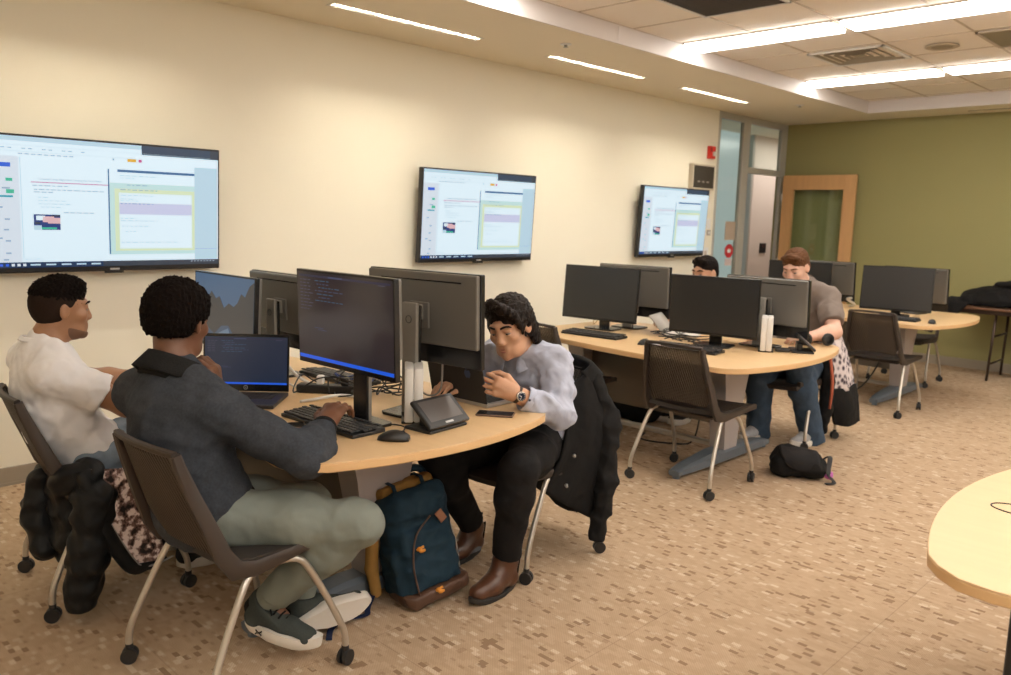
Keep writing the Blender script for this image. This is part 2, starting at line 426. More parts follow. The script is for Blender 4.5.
LROWS = [(-.873+2.111*k, -.873+2.111*k+.276) for k in range(-1, 5)]    # light rows across the room
LROWS = [(round(5.553-2.111*k, 4), round(5.829-2.111*k, 4)) for k in range(3, -2, -1)]
def tilemat():
    m = bpy.data.materials.new('ceiling_tile'); m.use_nodes = True; nt = m.node_tree; N = nt.nodes; L = nt.links; b = N['Principled BSDF']
    b.inputs['Roughness'].default_value = .9; b.inputs['Base Color'].default_value = (.94, .885, .82, 1)
    tc = N.new('ShaderNodeTexCoord'); n = N.new('ShaderNodeTexNoise'); n.inputs['Scale'].default_value = 90; L.new(tc.outputs['Object'], n.inputs['Vector'])
    bp = N.new('ShaderNodeBump'); bp.inputs['Strength'].default_value = .15; bp.inputs['Distance'].default_value = .003; L.new(n.outputs['Fac'], bp.inputs['Height']); L.new(bp.outputs['Normal'], b.inputs['Normal'])
    return m
M_tile = tilemat(); M_tee = mat('ceiling_tee', (.55, .47, .39), .5)
M_dark = mat('grille_dark', (.10, .095, .085), .6)
mb = MB()
mb.box(((SX+XR)/2, (YB+YF)/2, HT+.05), (XR-SX, YF-YB, .08))
tag(mb.build('ceiling', M_tile), 'beige ceiling tiles in a grid', kind='structure')
mb = MB()   # reveal lines of the grid
x = SX
while x < XR: mb.box((x, (YB+YF)/2, HT+.0085), (.016, YF-YB, .004)); x += .602
for i, (a, b_) in enumerate(LROWS):
    for yy in (a-.008, b_+.008) + tuple(b_+.6117*j for j in (1, 2)):
        if YB < yy < YF: mb.box(((SX+XR)/2, yy, HT+.0085), (XR-SX, .014, .004))
tag(mb.build('trim_2', M_tee), 'ceiling grid bars', kind='structure')

# ---- recessed wall-washer slots
M_lens = emat('washer_lens', (1.0, .915, .74), 225.0)
M_slot = mat('slot_white', (.75, .72, .66), .4)
wl = ['short slot light in the soffit, out over the near end of the room', 'slot light in the soffit above the largest wall screen', 'slot light in the soffit at the top centre of the picture', 'slot light in the soffit between the second and third wall screens', 'last slot light in the soffit, next to the glass doorway']
for (a, b_), lab in zip(WASH, wl):
    t = empty('wall_washer_light', ((X0+X1)/2, (a+b_)/2, HS), 0, lab, 'ceiling light', 'slot lights along the cream wall')
    L_ = b_-a; f = MB(); w = X1-X0
    for sx in (-1, 1): f.box((sx*(w/2+.004), 0, .0), (.014, L_+.02, .006)); f.box((sx*(w/2-.003), 0, .04), (.004, L_-.002, .074))
    for sy in (-1, 1): f.box((0, sy*(L_/2+.004), .0), (w+.02, .014, .006)); f.box((0, sy*(L_/2-.003), .04), (w-.012, .004, .074))
    f.build('frame', M_slot, t)
    bl = MB(); nb = int(L_/.045); bl.box((-w/2+.008, 0, .022), (.0015, L_-.01, .036))
    for k in range(1, nb): bl.box((0, -L_/2+k*L_/nb, .022), (w-.012, .0015, .036))
    bl.build('baffle', M_slot, t)
    l = MB(); l.box((.006, 0, .048), (.044, L_-.03, .012), bev=.003); l.build('lens', M_lens, t)

# ---- ceiling strip lights
M_diff = emat('strip_diffuser', (1.0, .94, .86), 27.0)
for i, (a, b_) in enumerate(LROWS):
    for k in range(6):
        xa = SX+.03+k*1.204
        if xa > XR-1.3 or (i < 2 and k < 2): continue
        pos = ['at the fascia end', 'second from the fascia', 'third from the fascia', 'fourth from the fascia', 'fifth from the fascia', 'sixth from the fascia'][k]
        rown = {3: 'nearer visible light row', 4: 'far light row near green wall'}.get(i, '%s row behind' % ['fourth', 'third', 'second'][min(i, 2)])
        t = empty('ceiling_strip_light', (xa+.575, (a+b_)/2, HT), 0, 'strip light %s, %s' % (pos, rown), 'ceiling light', 'ceiling strip lights')
        d = MB(); d.box((0, 0, -.008), (1.13, .262, .034), bev=.003); d.build('diffuser', M_diff, t)
        f = MB()
        for sy in (-1, 1): f.box((0, sy*.135, .004), (1.15, .008, .012))
        for sx in (-1, 1): f.box((sx*.572, 0, .004), (.022, .278, .012)); f.box((sx*.572, .0, -.003), (.006, .27, .002))
        f.build('frame', M_tee, t)

# ---- ceiling fittings
t = empty('air_vent', (2.085, 6.79, HT), 0, 'square louvred air vent in the tiles between the light rows', 'air vent')
f = MB()
for sx in (-1, 1): f.box((sx*.285, 0, 0), (.03, .6, .014), bev=.003); f.box((0, sx*.285, 0), (.6, .03, .014), bev=.003)
f.build('frame', M_white, t)
bk = MB(); bk.box((0, 0, .02), (.56, .56, .01)); bk.build('backing', M_dark, t)
sl = MB()
for k in range(4):
    r0 = .26-.06*k
    for s in (-1, 1):
        sl.box((s*r0, 0, .004), (.022, 2*r0, .004), rot=(0, s*.7, 0)); sl.box((0, s*r0, .004), (2*r0, .022, .004), rot=(-s*.7, 0, 0))
sl.box((0, 0, .004), (.09, .09, .004)); sl.build('louvre', mat('louvre_grey', (.30, .27, .22), .5), t)
t = empty('ceiling_speaker', (2.70, 6.79, HT), 0, 'round speaker grille flush in a ceiling tile', 'speaker')
f = MB(); f.lathe([(0.115, .004), (.118, -.004), (.108, -.008), (.1, -.006)]); f.build('rim', mat('speaker_rim', (.5, .43, .34), .6), t, smooth=True)
f = MB(); f.lathe([(.101, 0), (.1, -.005), (.05, -.007), (0.001, -.007)]); f.build('grille', mat('speaker_mesh', (.32, .275, .2), .8, bump=.6, bscale=400), t, smooth=True)
for nm, (xc, yc, wx, wy), lab in (('return_grille', (2.10, 4.645, .585, .565), 'dark square return grille nearest the top edge of the ceiling view'), ('ceiling_panel', (3.31, 6.77, .585, .58), 'flat grey panel set in the ceiling grid beside the round speaker')):
    t = empty(nm, (xc, yc, HT), 0, lab, 'ceiling panel')
    f = MB()
    for s in (-1, 1): f.box((s*wx/2, 0, .0), (.02, wy+.02, .012)); f.box((0, s*wy/2, 0), (wx+.02, .02, .012))
    f.build('frame', M_white if nm == 'return_grille' else M_tee, t)
    g = MB(); g.box((0, 0, .004), (wx-.02, wy-.02, .006))
    if nm == 'return_grille':
        for k in range(18): g.box((0, -wy/2+.03+k*.03, -.001), (wx-.03, .004, .008))
    g.build('grille', mat('return_dark', (.11, .10, .095), .7) if nm == 'return_grille' else mat('panel_grey', (.26, .235, .17), .7), t)
for (x, y), lab in (((.896, 4.574), 'small round sprinkler cover in the soffit between two slot lights'), ((.892, 8.302), 'small sprinkler head in the soffit near the green wall')):
    t = empty('sprinkler', (x, y, HS), 0, lab, 'sprinkler', 'sprinklers')
    f = MB(); f.lathe([(.03, .02), (.042, .002), (.043, -.004), (.03, -.008), (.001, -.009)]); f.build('cover_plate', M_white, t, smooth=True)
    f = MB(); f.lathe([(.012, -.006), (.012, -.02), (.02, -.022), (.02, -.024), (.001, -.025)]); f.build('head', M_alu, t, smooth=True)
t = empty('slot_diffuser', (3.0, 9.62, HS), 0, 'long thin air slot in the soffit above the green wall', 'air vent')
f = MB(); f.box((0, 0, 0), (1.8, .05, .006)); f.build('frame', M_soff, t)
f = MB(); f.box((0, 0, -.002), (1.78, .018, .008)); f.build('slot', M_dark, t)

# ---- glazed entrance in the left wall, the corridor beyond it
F = MB()
Y1 = DY
def fr(ya, yb, za, zb, d=.05): F.box((-.025, (ya+yb)/2, (za+zb)/2), (d, yb-ya, zb-za), bev=.004)
fr(8.236, 8.285, 0, HS); fr(8.80, 8.955, 0, HS); fr(9.75, DY, 2.13, HS); fr(9.80, DY, 0, 2.13)
for a, b_ in ((8.285, 8.80), (8.955, 9.75)): fr(a, b_, HS-.075, HS)
fr(8.955, 9.80, 2.105, 2.175); fr(8.285, 8.80, 0, .09)
tag(F.build('window_1', M_alu), 'grey metal frame of the glass sidelight and transom', kind='structure')
def glassmat(name, col, rough, mixf):
    m = bpy.data.materials.new(name); m.use_nodes = True; nt = m.node_tree; N = nt.nodes; L = nt.links; N.remove(N['Principled BSDF'])
    tr = N.new('ShaderNodeBsdfTransparent'); tr.inputs[0].default_value = (*col, 1); gl = N.new('ShaderNodeBsdfGlossy'); gl.inputs['Roughness'].default_value = rough
    mx = N.new('ShaderNodeMixShader'); mx.inputs[0].default_value = mixf*.5; L.new(tr.outputs[0], mx.inputs[1]); L.new(gl.outputs[0], mx.inputs[2]); L.new(mx.outputs[0], N['Material Output'].inputs[0]); return m
M_glass = glassmat('clear_glass', (.90, .95, .93), .02, .1)
for i, (a, b_, za, zb) in enumerate(((8.285, 8.80, .09, HS-.075), (8.955, 9.75, 2.175, HS-.075))):
    g = MB(); g.box((-.025, (a+b_)/2, (za+zb)/2), (.008, b_-a, zb-za)); o = g.build('window_%d' % (2+i), M_glass); tag(o, kind='structure')
# corridor
mb = MB(); mb.box((-1.66, 14.17, 1.5), (.12, 4.2, 3.0)); mb.box((-.9, 16.05, 1.5), (1.7, .1, 3.)); mb.box((-1.66, 6.8, 1.5), (.12, 4.4, 3.0))
mb.box((-.06, 13.0, 1.5), (.12, 6.1, 3.0)); mb.box((-.9, 5.4, 1.5), (1.7, .1, 3.))
tag(mb.build('wall_corridor', mat('corridor_paint', (.74, .64, .57), .8)), 'pale corridor wall beyond the doorway', kind='structure')
mb = MB(); mb.box((-.9, 10.7, 2.95), (1.7, 10.7, .1)); tag(mb.build('ceiling_corridor', M_soff), kind='structure')
# tall daylight window of the corridor
mb = MB(); mb.box((-1.70, 10.53, 1.5), (.02, 3.06, 3.0)); tag(mb.build('window_4', emat('daylight', (.74, .84, .81), .80)), 'bright daylight window of the corridor', kind='structure')
mb = MB()
for y in (9.0, 10.2, 12.04): mb.box((-1.64, y, 1.5), (.07, .05, 3.0))
mb.box((-1.64, 10.52, .45), (.07, 3.0, .06)); tag(mb.build('trim_3', M_alu), 'frame of the corridor window', kind='structure')
t = empty('corridor_light', (-.85, 12.6, 2.9), 0, 'plain ceiling light out in the corridor', 'ceiling light')
f = MB(); f.box((0, 0, -.02), (.62, 1.24, .04), bev=.008); f.build('frame', M_white, t); f = MB(); f.box((0, 0, -.043), (.56, 1.18, .006)); f.build('diffuser', emat('corridor_lamp', (1, .93, .86), 16.0), t)
t = empty('card_reader', (-1.60, 12.52, 1.127), 0, 'small black card reader on the pale corridor wall', 'card reader')
f = MB(); f.box((.012, 0, 0), (.024, .19, .16), bev=.006); f.build('body', M_black, t); f = MB(); f.box((.026, 0, .03), (.004, .12, .05), bev=.001); f.build('window', mat('reader_window', (.05, .02, .02), .2), t)

# open wooden door against the green wall
M_maple = mat('maple_door', (.60, .345, .15), .45, var=.12, vscale=4, stretch=(6, 6, .6))
t = empty('door_1', (.06, DY-.13, 0), .0); t['kind'] = 'structure'
dw, dh, th = .90, 2.115, .045; s = .125
f = MB(); f.box((s/2, 0, dh/2), (s, th, dh), bev=.003); f.box((dw-s/2, 0, dh/2), (s, th, dh), bev=.003); f.box((dw/2, 0, dh-.08), (dw-2*s, th, .16)); f.box((dw/2, 0, .40), (dw-2*s, th, .80))
f.build('door_leaf', M_maple, t)
f = MB(); w0 = dw-2*s
for z in (dh-.167, .807): f.box((dw/2, 0, z), (w0, th+.006, .014))
for x in (s+.007, dw-s-.007): f.box((x, 0, (dh-.16+.8)/2), (.014, th+.006, dh-.16-.8))
f.build('glazing_bead', M_maple, t)
g = MB(); g.box((dw/2, 0, (dh-.16+.8)/2), (w0-.02, .008, dh-.98)); g.build('door_glass', M_glass, t)
h = MB()
for sy in (-1, 1): h.cyl((dw-.06, sy*.02, 1.0), (dw-.06, sy*.07, 1.0), .011); h.tube([(dw-.06, sy*.068, 1.0), (dw-.12, sy*.07, 1.0), (dw-.18, sy*.066, 1.0)], .009); h.cyl((dw-.06, sy*.022, 1.0), (dw-.06, sy*.028, 1.0), .027)
h.build('door_handle', M_alu, t, smooth=True)
h = MB()
for z in (.3, 1.05, 1.85): h.cyl((-.006, -.025, z-.05), (-.006, -.025, z+.05), .009)
h.build('door_hinge', M_alu, t)

# ---- things on the cream wall
def wall_box(name, y, z, lab, cat): return empty(name, (-.004, y, z), 0, lab, cat)
t = wall_box('fire_alarm', 8.082, 2.277, 'red fire alarm strobe high on the cream wall by the glass', 'fire alarm')
f = MB(); f.box((.022, 0, 0), (.044, .12, .135), bev=.008); f.build('housing', mat('alarm_red', (.62, .03, .02), .35), t)
f = MB(); f.box((.054, .015, -.015), (.03, .05, .05), bev=.01); f.build('strobe_lens', mat('strobe_clear', (.75, .72, .68), .15), t)
f = MB(); f.box((.0455, -.035, .03), (.003, .03, .05)); f.build('horn_slot', mat('alarm_dark', (.2, .01, .01), .5), t)
t = wall_box('wall_speaker', 7.90, 2.0, 'boxy wall speaker with a dark grille above the third screen', 'speaker')
f = MB()
for s in (-1, 1): f.box((.03, s*.212, 0), (.06, .018, .27), bev=.004); f.box((.03, 0, s*.126), (.06, .44, .018), bev=.004)
f.box((.01, 0, 0), (.02, .4, .24)); f.build('cabinet', mat('speaker_cream', (.62, .55, .43), .5), t)
f = MB(); f.box((.048, 0, 0), (.02, .405, .234)); f.build('grille', mat('speaker_cloth', (.045, .036, .025), .9, bump=.7, bscale=300), t)
for k in range(3): f = MB(); f.box((.0595, -.1+k*.09, -.05), (.004, .05, .018), bev=.001); f.build('badge', mat('badge_grey', (.22, .2, .17), .5), t)
for y, z, w, h_, lab in ((8.14, 1.50, .07, .115, 'white wall switch plate right of the third screen'), (8.15, 1.40, .075, .06, 'small grey thermostat just below the switch plate'), (8.10, 1.17, .12, .13, 'white outlet plate low on the wall right of the third screen')):
    t = wall_box('thermostat' if 'thermo' in lab else 'wall_plate', y, z, lab, 'wall plate')
    f = MB(); f.box((.006, 0, 0), (.012, w, h_), bev=.003); f.build('plate', M_white if 'grey' not in lab else mat('plate_grey', (.4, .37, .32), .5), t)
    f = MB(); f.box((.0145, 0, 0), (.006, w*.35, h_*.45), bev=.001); f.build('toggle', M_white if 'outlet' not in lab else M_tee, t)
t = empty('paper_notice', (-.019, 8.66, 1.425), 0, 'blank beige notice taped on the glass sidelight', 'notice'); f = MB(); f.box((0, 0, 0), (.003, .23, .215)); f.build('sheet', mat('notice_paper', (.46, .37, .29), .7), t)
t = empty('octagonal_sticker', (-.019, 8.66, 1.19), 0, 'red octagonal sticker with a white centre on the sidelight glass', 'sign')
f = MB(); f.prism([(.10*math.cos(PI/8+k*PI/4), .085*math.sin(PI/8+k*PI/4)) for k in range(8)], 0, .003); o = f.build('disc', mat('sticker_red', (.55, .03, .04), .5), t); o.rotation_euler = (PI/2, 0, PI/2)
f = MB(); f.prism([(.045*math.cos(PI/8+k*PI/4), .025*math.sin(PI/8+k*PI/4)) for k in range(8)], .003, .004); o = f.build('centre_mark', M_white, t); o.rotation_euler = (PI/2, 0, PI/2)
t = empty('paper_slip', (-.019, 8.66, 1.06), 0, 'small whitish slip taped on the glass under the red octagon', 'notice'); f = MB(); f.box((0, 0, 0), (.003, .15, .08)); f.build('sheet', mat('slip_paper', (.62, .52, .52), .7), t)
# ================================================================== WALL SCREENS
M_bezel = mat('screen_bezel', (.012, .012, .014), .3)
def emc(name, r, g, b, s=1.32):
    lin = lambda c: ((c/255+.055)/1.055)**2.4 if c > 10 else c/255/12.92
    return emat(name, (lin(r), lin(g), lin(b)), s)
PAL = [emc('ui_page', 222, 241, 251, 1.55), emc('ui_side', 226, 238, 250), emc('ui_title', 60, 110, 160), emc('ui_teal', 204, 238, 238), emc('ui_lime', 226, 242, 204), emc('ui_lilac', 212, 216, 246),
       emc('ui_margin', 196, 226, 243), emc('ui_dark', 42, 66, 92), emc('ui_task', 18, 52, 92), emc('ui_text', 160, 182, 205), emc('ui_red', 205, 90, 150), emc('ui_blue', 40, 100, 225), emc('ui_green', 60, 195, 160),
       emc('ui_orange', 235, 180, 50), emc('ui_black', 48, 60, 76), emc('ui_pink', 235, 190, 195), emc('ui_teal_d', 40, 165, 185), emc('ui_navy', 28, 60, 130)]
def wall_screen(y0, y1, label, mark):
    w, h = y1-y0, .712; zc = 1.507; t = empty('wall_screen', (0, (y0+y1)/2, zc), 0, label, 'screen', 'wall screens')
    R = Matrix.Rotation(math.radians(3.0), 4, 'Y')         # leans out at the top
    T = Matrix.Translation((.085, 0, 0)) @ R
    f = MB(); f.box((.0, 0, 0), (.05, w, h), bev=.006, M=T); f.build('housing', M_bezel, t)
    f = MB(); f.box((.02, 0, 0), (.04, .5, .35)); f.box((.05, 0, .1), (.05, .42, .03)); f.box((.05, 0, -.1), (.05, .42, .03)); f.build('wall_bracket', M_blackm, t)
    s = MB(); W_, H_ = w-.022, h-.040
    def r(u0, v0, u1, v1, mi, lay):      # u to the right as seen, v down
        s.cur = mi; x = .0255+lay*.0004
        P = [T @ Vector((x, -W_/2+u*W_, .009+H_/2-v*H_)) for u, v in ((u0, v1), (u1, v1), (u1, v0), (u0, v0))]; s.add(P, [(0, 1, 2, 3)])
    r(0, 0, 1, 1, 0, 0)
    r(0, .15, .12, .955, 1, 1); r(.125, .15, .128, .93, 6, 1)
    r(.0, .0, .64, .035, 6, 1); r(.63, 0, 1, .075, 7, 2); r(.96, 0, 1, .075, 14, 3); r(.02, .065, .98, .068, 6, 2); r(.0, .11, .60, .113, 6, 2)
    for i in range(14): r(.03+i*.026, .085, .045+i*.026, .092, 9, 2) if i % 3 else None
    for i in range(9): r(.12+i*.025, .125, .137+i*.025, .132, 9, 2)
    r(.50, .12, .508, .135, 9, 2); r(.565, .115, .605, .14, 13, 3); r(.615, .115, .63, .14, 10, 3)
    r(.035, .20, .09, .232, 11, 3); r(.07, .315, .095, .338, 12, 3); r(.07, .40, .1, .43, 12, 3); r(.055, .385, .085, .397, 9, 3); r(.04, .445, .095, .46, 16, 3)
    for v, u in ((.53, .035), (.62, .06), (.70, .055), (.765, .03), (.785, .06), (.88, .06), (.93, .05)): r(u, v, u+.02, v+.012, 9, 3)
    r(.165, .335, .48, .341, 10, 3)
    for j, (v, a, b_) in enumerate(((.36, .17, .31), (.39, .175, .46), (.41, .175, .25), (.45, .19, .23), (.475, .19, .30), (.50, .19, .32), (.525, .2, .28), (.565, .29, .42), (.93, .13, .20))):
        u = a
        while u < b_: d = .012+.02*rnd.random(); r(u, v, min(b_, u+d), v+.006, 6 if j > 2 and j != 7 else 9, 3); u += d+.006
    # little picture: dark blue machine and a pink hand
    r(.17, .585, .275, .705, 17, 3); 
    for (a, b_, c, d, m) in ((.18, .595, .215, .63, 0), (.205, .60, .25, .645, 15), (.225, .61, .275, .655, 15), (.24, .59, .275, .60, 14), (.17, .67, .20, .705, 6), (.20, .685, .26, .70, 12), (.175, .645, .195, .66, 14)): r(a, b_, c, d, m, 4)
    # code window
    r(.478, .205, .484, .90, 2, 3); r(.484, .205, .88, .90, 0, 3); r(.52, .205, .88, .226, 2, 4); r(.484, .315, .88, .905, 3, 4); r(.505, .36, .88, .875, 4, 5); r(.525, .395, .865, .855, 0, 6); r(.525, .475, .865, .57, 5, 7)
    r(.88, .15, .995, .955, 6, 2); r(.88, .86, .995, .863, 9, 3)
    for j, (v, a, b_) in enumerate(((.25, .53, .70), (.27, .53, .60), (.325, .56, .66), (.365, .53, .70), (.41, .53, .68), (.44, .53, .60), (.455, .53, .62), (.478, .53, .68), (.60, .53, .60), (.62, .53, .70), (.665, .535, .66), (.71, .55, .60), (.80, .53, .80))):
        u = a
        while u < b_: d = .008+.02*rnd.random(); r(u, v, min(b_, u+d), v+.007, 9 if j in (2, 3, 7) else 6, 8); u += d+.007
    r(0, .957, 1, 1, 14, 3); r(0, .957, .45, 1, 8, 4)
    for k in range(6): r(.012+k*.022, .968, .024+k*.022, .988, 1 if k > 2 else 11, 5)
    for k in range(5): r(.15+k*.062, .972, .19+k*.062, .984, 6, 5)
    for k in range(8): r(.86+k*.016, .966, .868+k*.016, .974, 9, 5)
    s.cur = 9; TT = T @ Matrix.Translation((.0262, -W_/2+.322*W_, .009+H_/2-.312*H_)) @ Matrix(((0, 0, 1, 0), (1, 0, 0, 0), (0, 1, 0, 0), (0, 0, 0, 1)))
    text_mesh(s, 'Common Loop Algorithm: Finding the First Match', .0155, TT)
    o = s.build('display', PAL, t)
    f = MB(); f.box((.026, .0, -h/2+.012), (.003, .05, .011), bev=.001, M=T); f.build('maker_mark', mat('mark_silver', (.55, .55, .57), .3, .6), t)
    f = MB(); f.box((.012, .0, -h/2-.006), (.02, .10, .012), bev=.002, M=T); f.build('sensor_bar', M_bezel, t)
    return t
wall_screen(1.09, 2.327, 'largest wall screen, showing slides above the man in a white t-shirt', 1)
wall_screen(3.905, 5.14, 'middle wall screen, showing slides above the man in the blue shirt', 1)
wall_screen(6.70, 7.915, 'smallest and farthest wall screen, beneath the boxy wall speaker', 1)

# ================================================================== TABLES
M_wood = mat('maple_laminate', (.69, .475, .255), .38, var=.07, vscale=2.2, stretch=(1.0, 14, 14))
M_edge = mat('maple_edge', (.68, .44, .22), .45, var=.05, vscale=8)
M_col = mat('column_grey', (.40, .365, .36), .45)
M_foot = mat('foot_grey', (.125, .15, .18), .4)
M_modesty = mat('modesty_brown', (.12, .10, .078), .55)
TZ = .735
def table(x0, yc, label, half=.71, flip=False):
    t = empty('computer_table', (0, yc, 0), 0, label, 'table', 'computer tables')
    if flip: t.location = (2*x0, yc, 0); 
    xe, bulge = 2.74, .14
    pts = []
    hx = half-.22                                # the top flares out towards its free end
    n = 22
    xs = 1.0
    pts.append((xs+.02, -hx-.02)); pts.append((1.35, -hx-.075)); pts.append((1.8, -half+.075))
    # rounded corners and bowed end
    R = (half**2+bulge**2)/(2*bulge); cx = xe+bulge-R; a0 = math.asin((half-.05)/R)
    ce = []
    for k in range(-2, 3): ce.append(None)
    pts += [(xe-.20, -half+.012), (xe-.12, -half+.002), (xe-.05, -half+.012), (xe+.005, -half+.055)]
    for k in range(1, n): a = -a0+2*a0*k/n; pts.append((cx+R*math.cos(a), R*math.sin(a)))
    pts += [(xe+.005, half-.055), (xe-.03, half-.02), (xe-.10, half-.003), (xe-.2, half-.012), (1.8, half-.075), (1.35, hx+.075), (xs+.02, hx+.02), (xs, hx-.01), (xs, -hx+.01)]
    S_ = -1 if flip else 1
    if flip: pts = [(-a, b) for a, b in pts][::-1]
    f = MB(); f.prism(pts, TZ-.004, TZ, .0015); f.build('tabletop', M_wood, t)
    f = MB(); f.prism(pts, TZ-.032, TZ-.0042, .003); f.build('edge_band', M_edge, t, auto=A30)
    f = MB(); f.prism([(S_*1.2, -.05), (S_*2.33, -.05), (S_*2.33, .05), (S_*1.2, .05)][::S_], TZ-.49, TZ-.034); f.box((S_*1.8, 0, TZ-.06), (1.3, .6, .03)); f.build('modesty_panel', M_modesty, t)
    for xx in (1.22, 2.34):
        p = MB(); rings = []
        for z, w, d in ((.085, .15, .05), (.3, .19, .055), (.5, .26, .065), (TZ-.034, .36, .075)): rings.append([Vector((S_*xx+sx*d, sy*w/2*1.0, z)) for sx, sy in ((-1, -1), (1, -1), (1, 1), (-1, 1))])
        p.ring_loft(rings); col = p.build('pedestal', M_col, t)
        q = MB(); q.bar([(S_*xx, -.56, .035), (S_*xx, -.45, .045), (S_*xx, -.15, .06), (S_*xx, .15, .06), (S_*xx, .45, .045), (S_*xx, .56, .035)], [.07, .10, .13, .13, .10, .07], [.035, .055, .085, .085, .055, .035])
        for s in (-1, 1): q.cyl((S_*xx, s*.53, 0), (S_*xx, s*.53, .025), .022)
        fo = q.build('pedestal_foot', M_foot, t)
    f = MB(); f.bar([(S_*1.24, 0, .10), (S_*2.31, 0, .10)], .05, .03); f.build('stretcher', mat('stretcher_steel', (.52, .47, .40), .4, .3), t)
    return t
table(0, 1.86, 'maple-topped table nearest the large wall screen, blue backpack against it', .60)
table(0, 4.58, 'maple-topped middle table with an empty chair pushed in at its near side')
table(0, 7.64, 'farthest maple-topped table, beside the olive green wall')
table(3.545, 2.61, 'bare rounded table end at the right edge of the picture', .68, True)
# grommet ring on the bare table
t = empty('table_grommet', (4.385, 2.56, TZ), 0, 'dark oval cable grommet in the bare table end', 'grommet'); f = MB()
f.tube([(.075*math.cos(a), .045*math.sin(a), .001) for a in np.linspace(0, 2*PI, 33)], .0022, 6, cap=False); f.build('rim', M_blackm, t)
f = MB(); f.lathe([(.06, .0004), (.001, .0006)]); o = f.build('cover', M_wood, t); o.scale = (1.2, .72, 1)

# ================================================================== CHAIRS
M_chair = mat('chair_brown', (.038, .027, .021), .5)
M_seat = mat('chair_seat', (.030, .024, .021), .7, bump=.3, bscale=500)
M_tubes = mat('chair_tube', (.56, .52, .46), .32, .75)
M_cast = mat('caster_black', (.015, .015, .016), .5)
def meshmat():
    m = bpy.data.materials.new('chair_back_mesh'); m.use_nodes = True; nt = m.node_tree; N = nt.nodes; L = nt.links; b = N['Principled BSDF']
    b.inputs['Base Color'].default_value = (.046, .034, .026, 1); b.inputs['Roughness'].default_value = .5
    tc = N.new('ShaderNodeTexCoord'); mp = N.new('ShaderNodeMapping'); mp.inputs['Scale'].default_value = (1, 1, .55); L.new(tc.outputs['Object'], mp.inputs['Vector'])
    v = N.new('ShaderNodeTexWave'); v.bands_direction = 'DIAGONAL'; v.inputs['Scale'].default_value = 42; v.inputs['Distortion'].default_value = 0; L.new(mp.outputs['Vector'], v.inputs['Vector'])
    bp = N.new('ShaderNodeBump'); bp.inputs['Strength'].default_value = .45; bp.inputs['Distance'].default_value = .004; L.new(v.outputs['Fac'], bp.inputs['Height']); L.new(bp.outputs['Normal'], b.inputs['Normal'])
    tr = N.new('ShaderNodeBsdfTransparent'); mx = N.new('ShaderNodeMixShader'); mx.inputs[0].default_value = .20
    L.new(b.outputs[0], mx.inputs[1]); L.new(tr.outputs[0], mx.inputs[2]); L.new(mx.outputs[0], N['Material Output'].inputs[0]); return m
M_mesh = meshmat()
def build_chair():
    t = empty('office_chair', (0, 0, 0))
    s = MB(); rows = []
    for i in range(9):
        y = .265-.485*i/8; rows.append([Vector((x, y, .447 - .018*max(0, (y-.17)/.095)**2 - .012*(1-(x/.22)**2) + .02*max(0, (-y-.12)/.1)**2)) for x in np.linspace(-.222, .222, 9)])
    s.sheet(rows, .026); seat = s.build('seat', M_seat, t, auto=A30)
    u = MB(); u.box((0, -.01, .421), (.36, .34, .018), bev=.006); u.build('seat_pan', M_chair, t)
    for sx in (-1, 1):
        r = MB(); prof = [(.222, .24, .438), (.226, 0, .432), (.228, -.14, .430), (.226, -.205, .445), (.221, -.238, .50), (.212, -.268, .60), (.193, -.298, .70), (.180, -.322, .79), (.177, -.330, .828)]
        r.bar([(sx*a, b, c) for a, b, c in prof], .026, [.03, .036, .05, .062, .055, .045, .04, .034, .03], up=(0, 1, 1)); r.build('back_upright' if True else '', M_chair, t, auto=A30)
    b = MB(); rows = []
    for i in range(11):
        q = i/10; z = .505+.315*q; hw = .212-.040*q
        if i < 3: hw *= (.80, .93, .985)[i]
        rows.append([Vector((hw*x, -.240-.088*q-.030*(1-x*x)+.006, z-(.016*x*x if i == 0 else 0))) for x in np.linspace(-1, 1, 13)])
    b.sheet(rows, .008); b.build('back_panel', M_mesh, t, auto=A30)
    tr = MB(); tr.bar([(-.177, -.332, .83), (-.1, -.350, .836), (0, -.357, .838), (.1, -.350, .836), (.177, -.332, .83)], .022, .018); tr.build('top_rail', M_chair, t, auto=A30)
    for ch in list(t.children): ch.location.y += .07
    for sx in (-1, 1):
        for sy in (1, -1):
            l = MB(); x = sx*.205
            pts = [(x, sy*.015, .415), (x+sx*.012, sy*.06, .417), (x+sx*.024, sy*.10, .400), (x+sx*.034, sy*.14, .335), (x+sx*.044, sy*.19, .235), (x+sx*.055, sy*.232, .14), (x+sx*.058, sy*.242, .095), (x+sx*.058, sy*.243, .055)]
            l.tube(pts, .0115, 10, smooth=3); leg = l.build('leg', M_tubes, t, smooth=True)
            c = MB(); cx, cy = x+sx*.058, sy*.243; a = rnd.uniform(0, PI)
            dx, dy = math.cos(a)*.014, math.sin(a)*.014
            for q in (-1, 1): c.cyl((cx+q*dx*.35, cy+q*dy*.35, .027), (cx+q*dx*1.25, cy+q*dy*1.25, .027), .0265)
            c.cyl((cx-dx*.4, cy-dy*.4, .027), (cx+dx*.4, cy+dy*.4, .027), .017); c.cyl((cx, cy, .03), (cx, cy, .068), .0125); c.build('caster', M_cast, leg, auto=A30)
    return t
CH = build_chair()
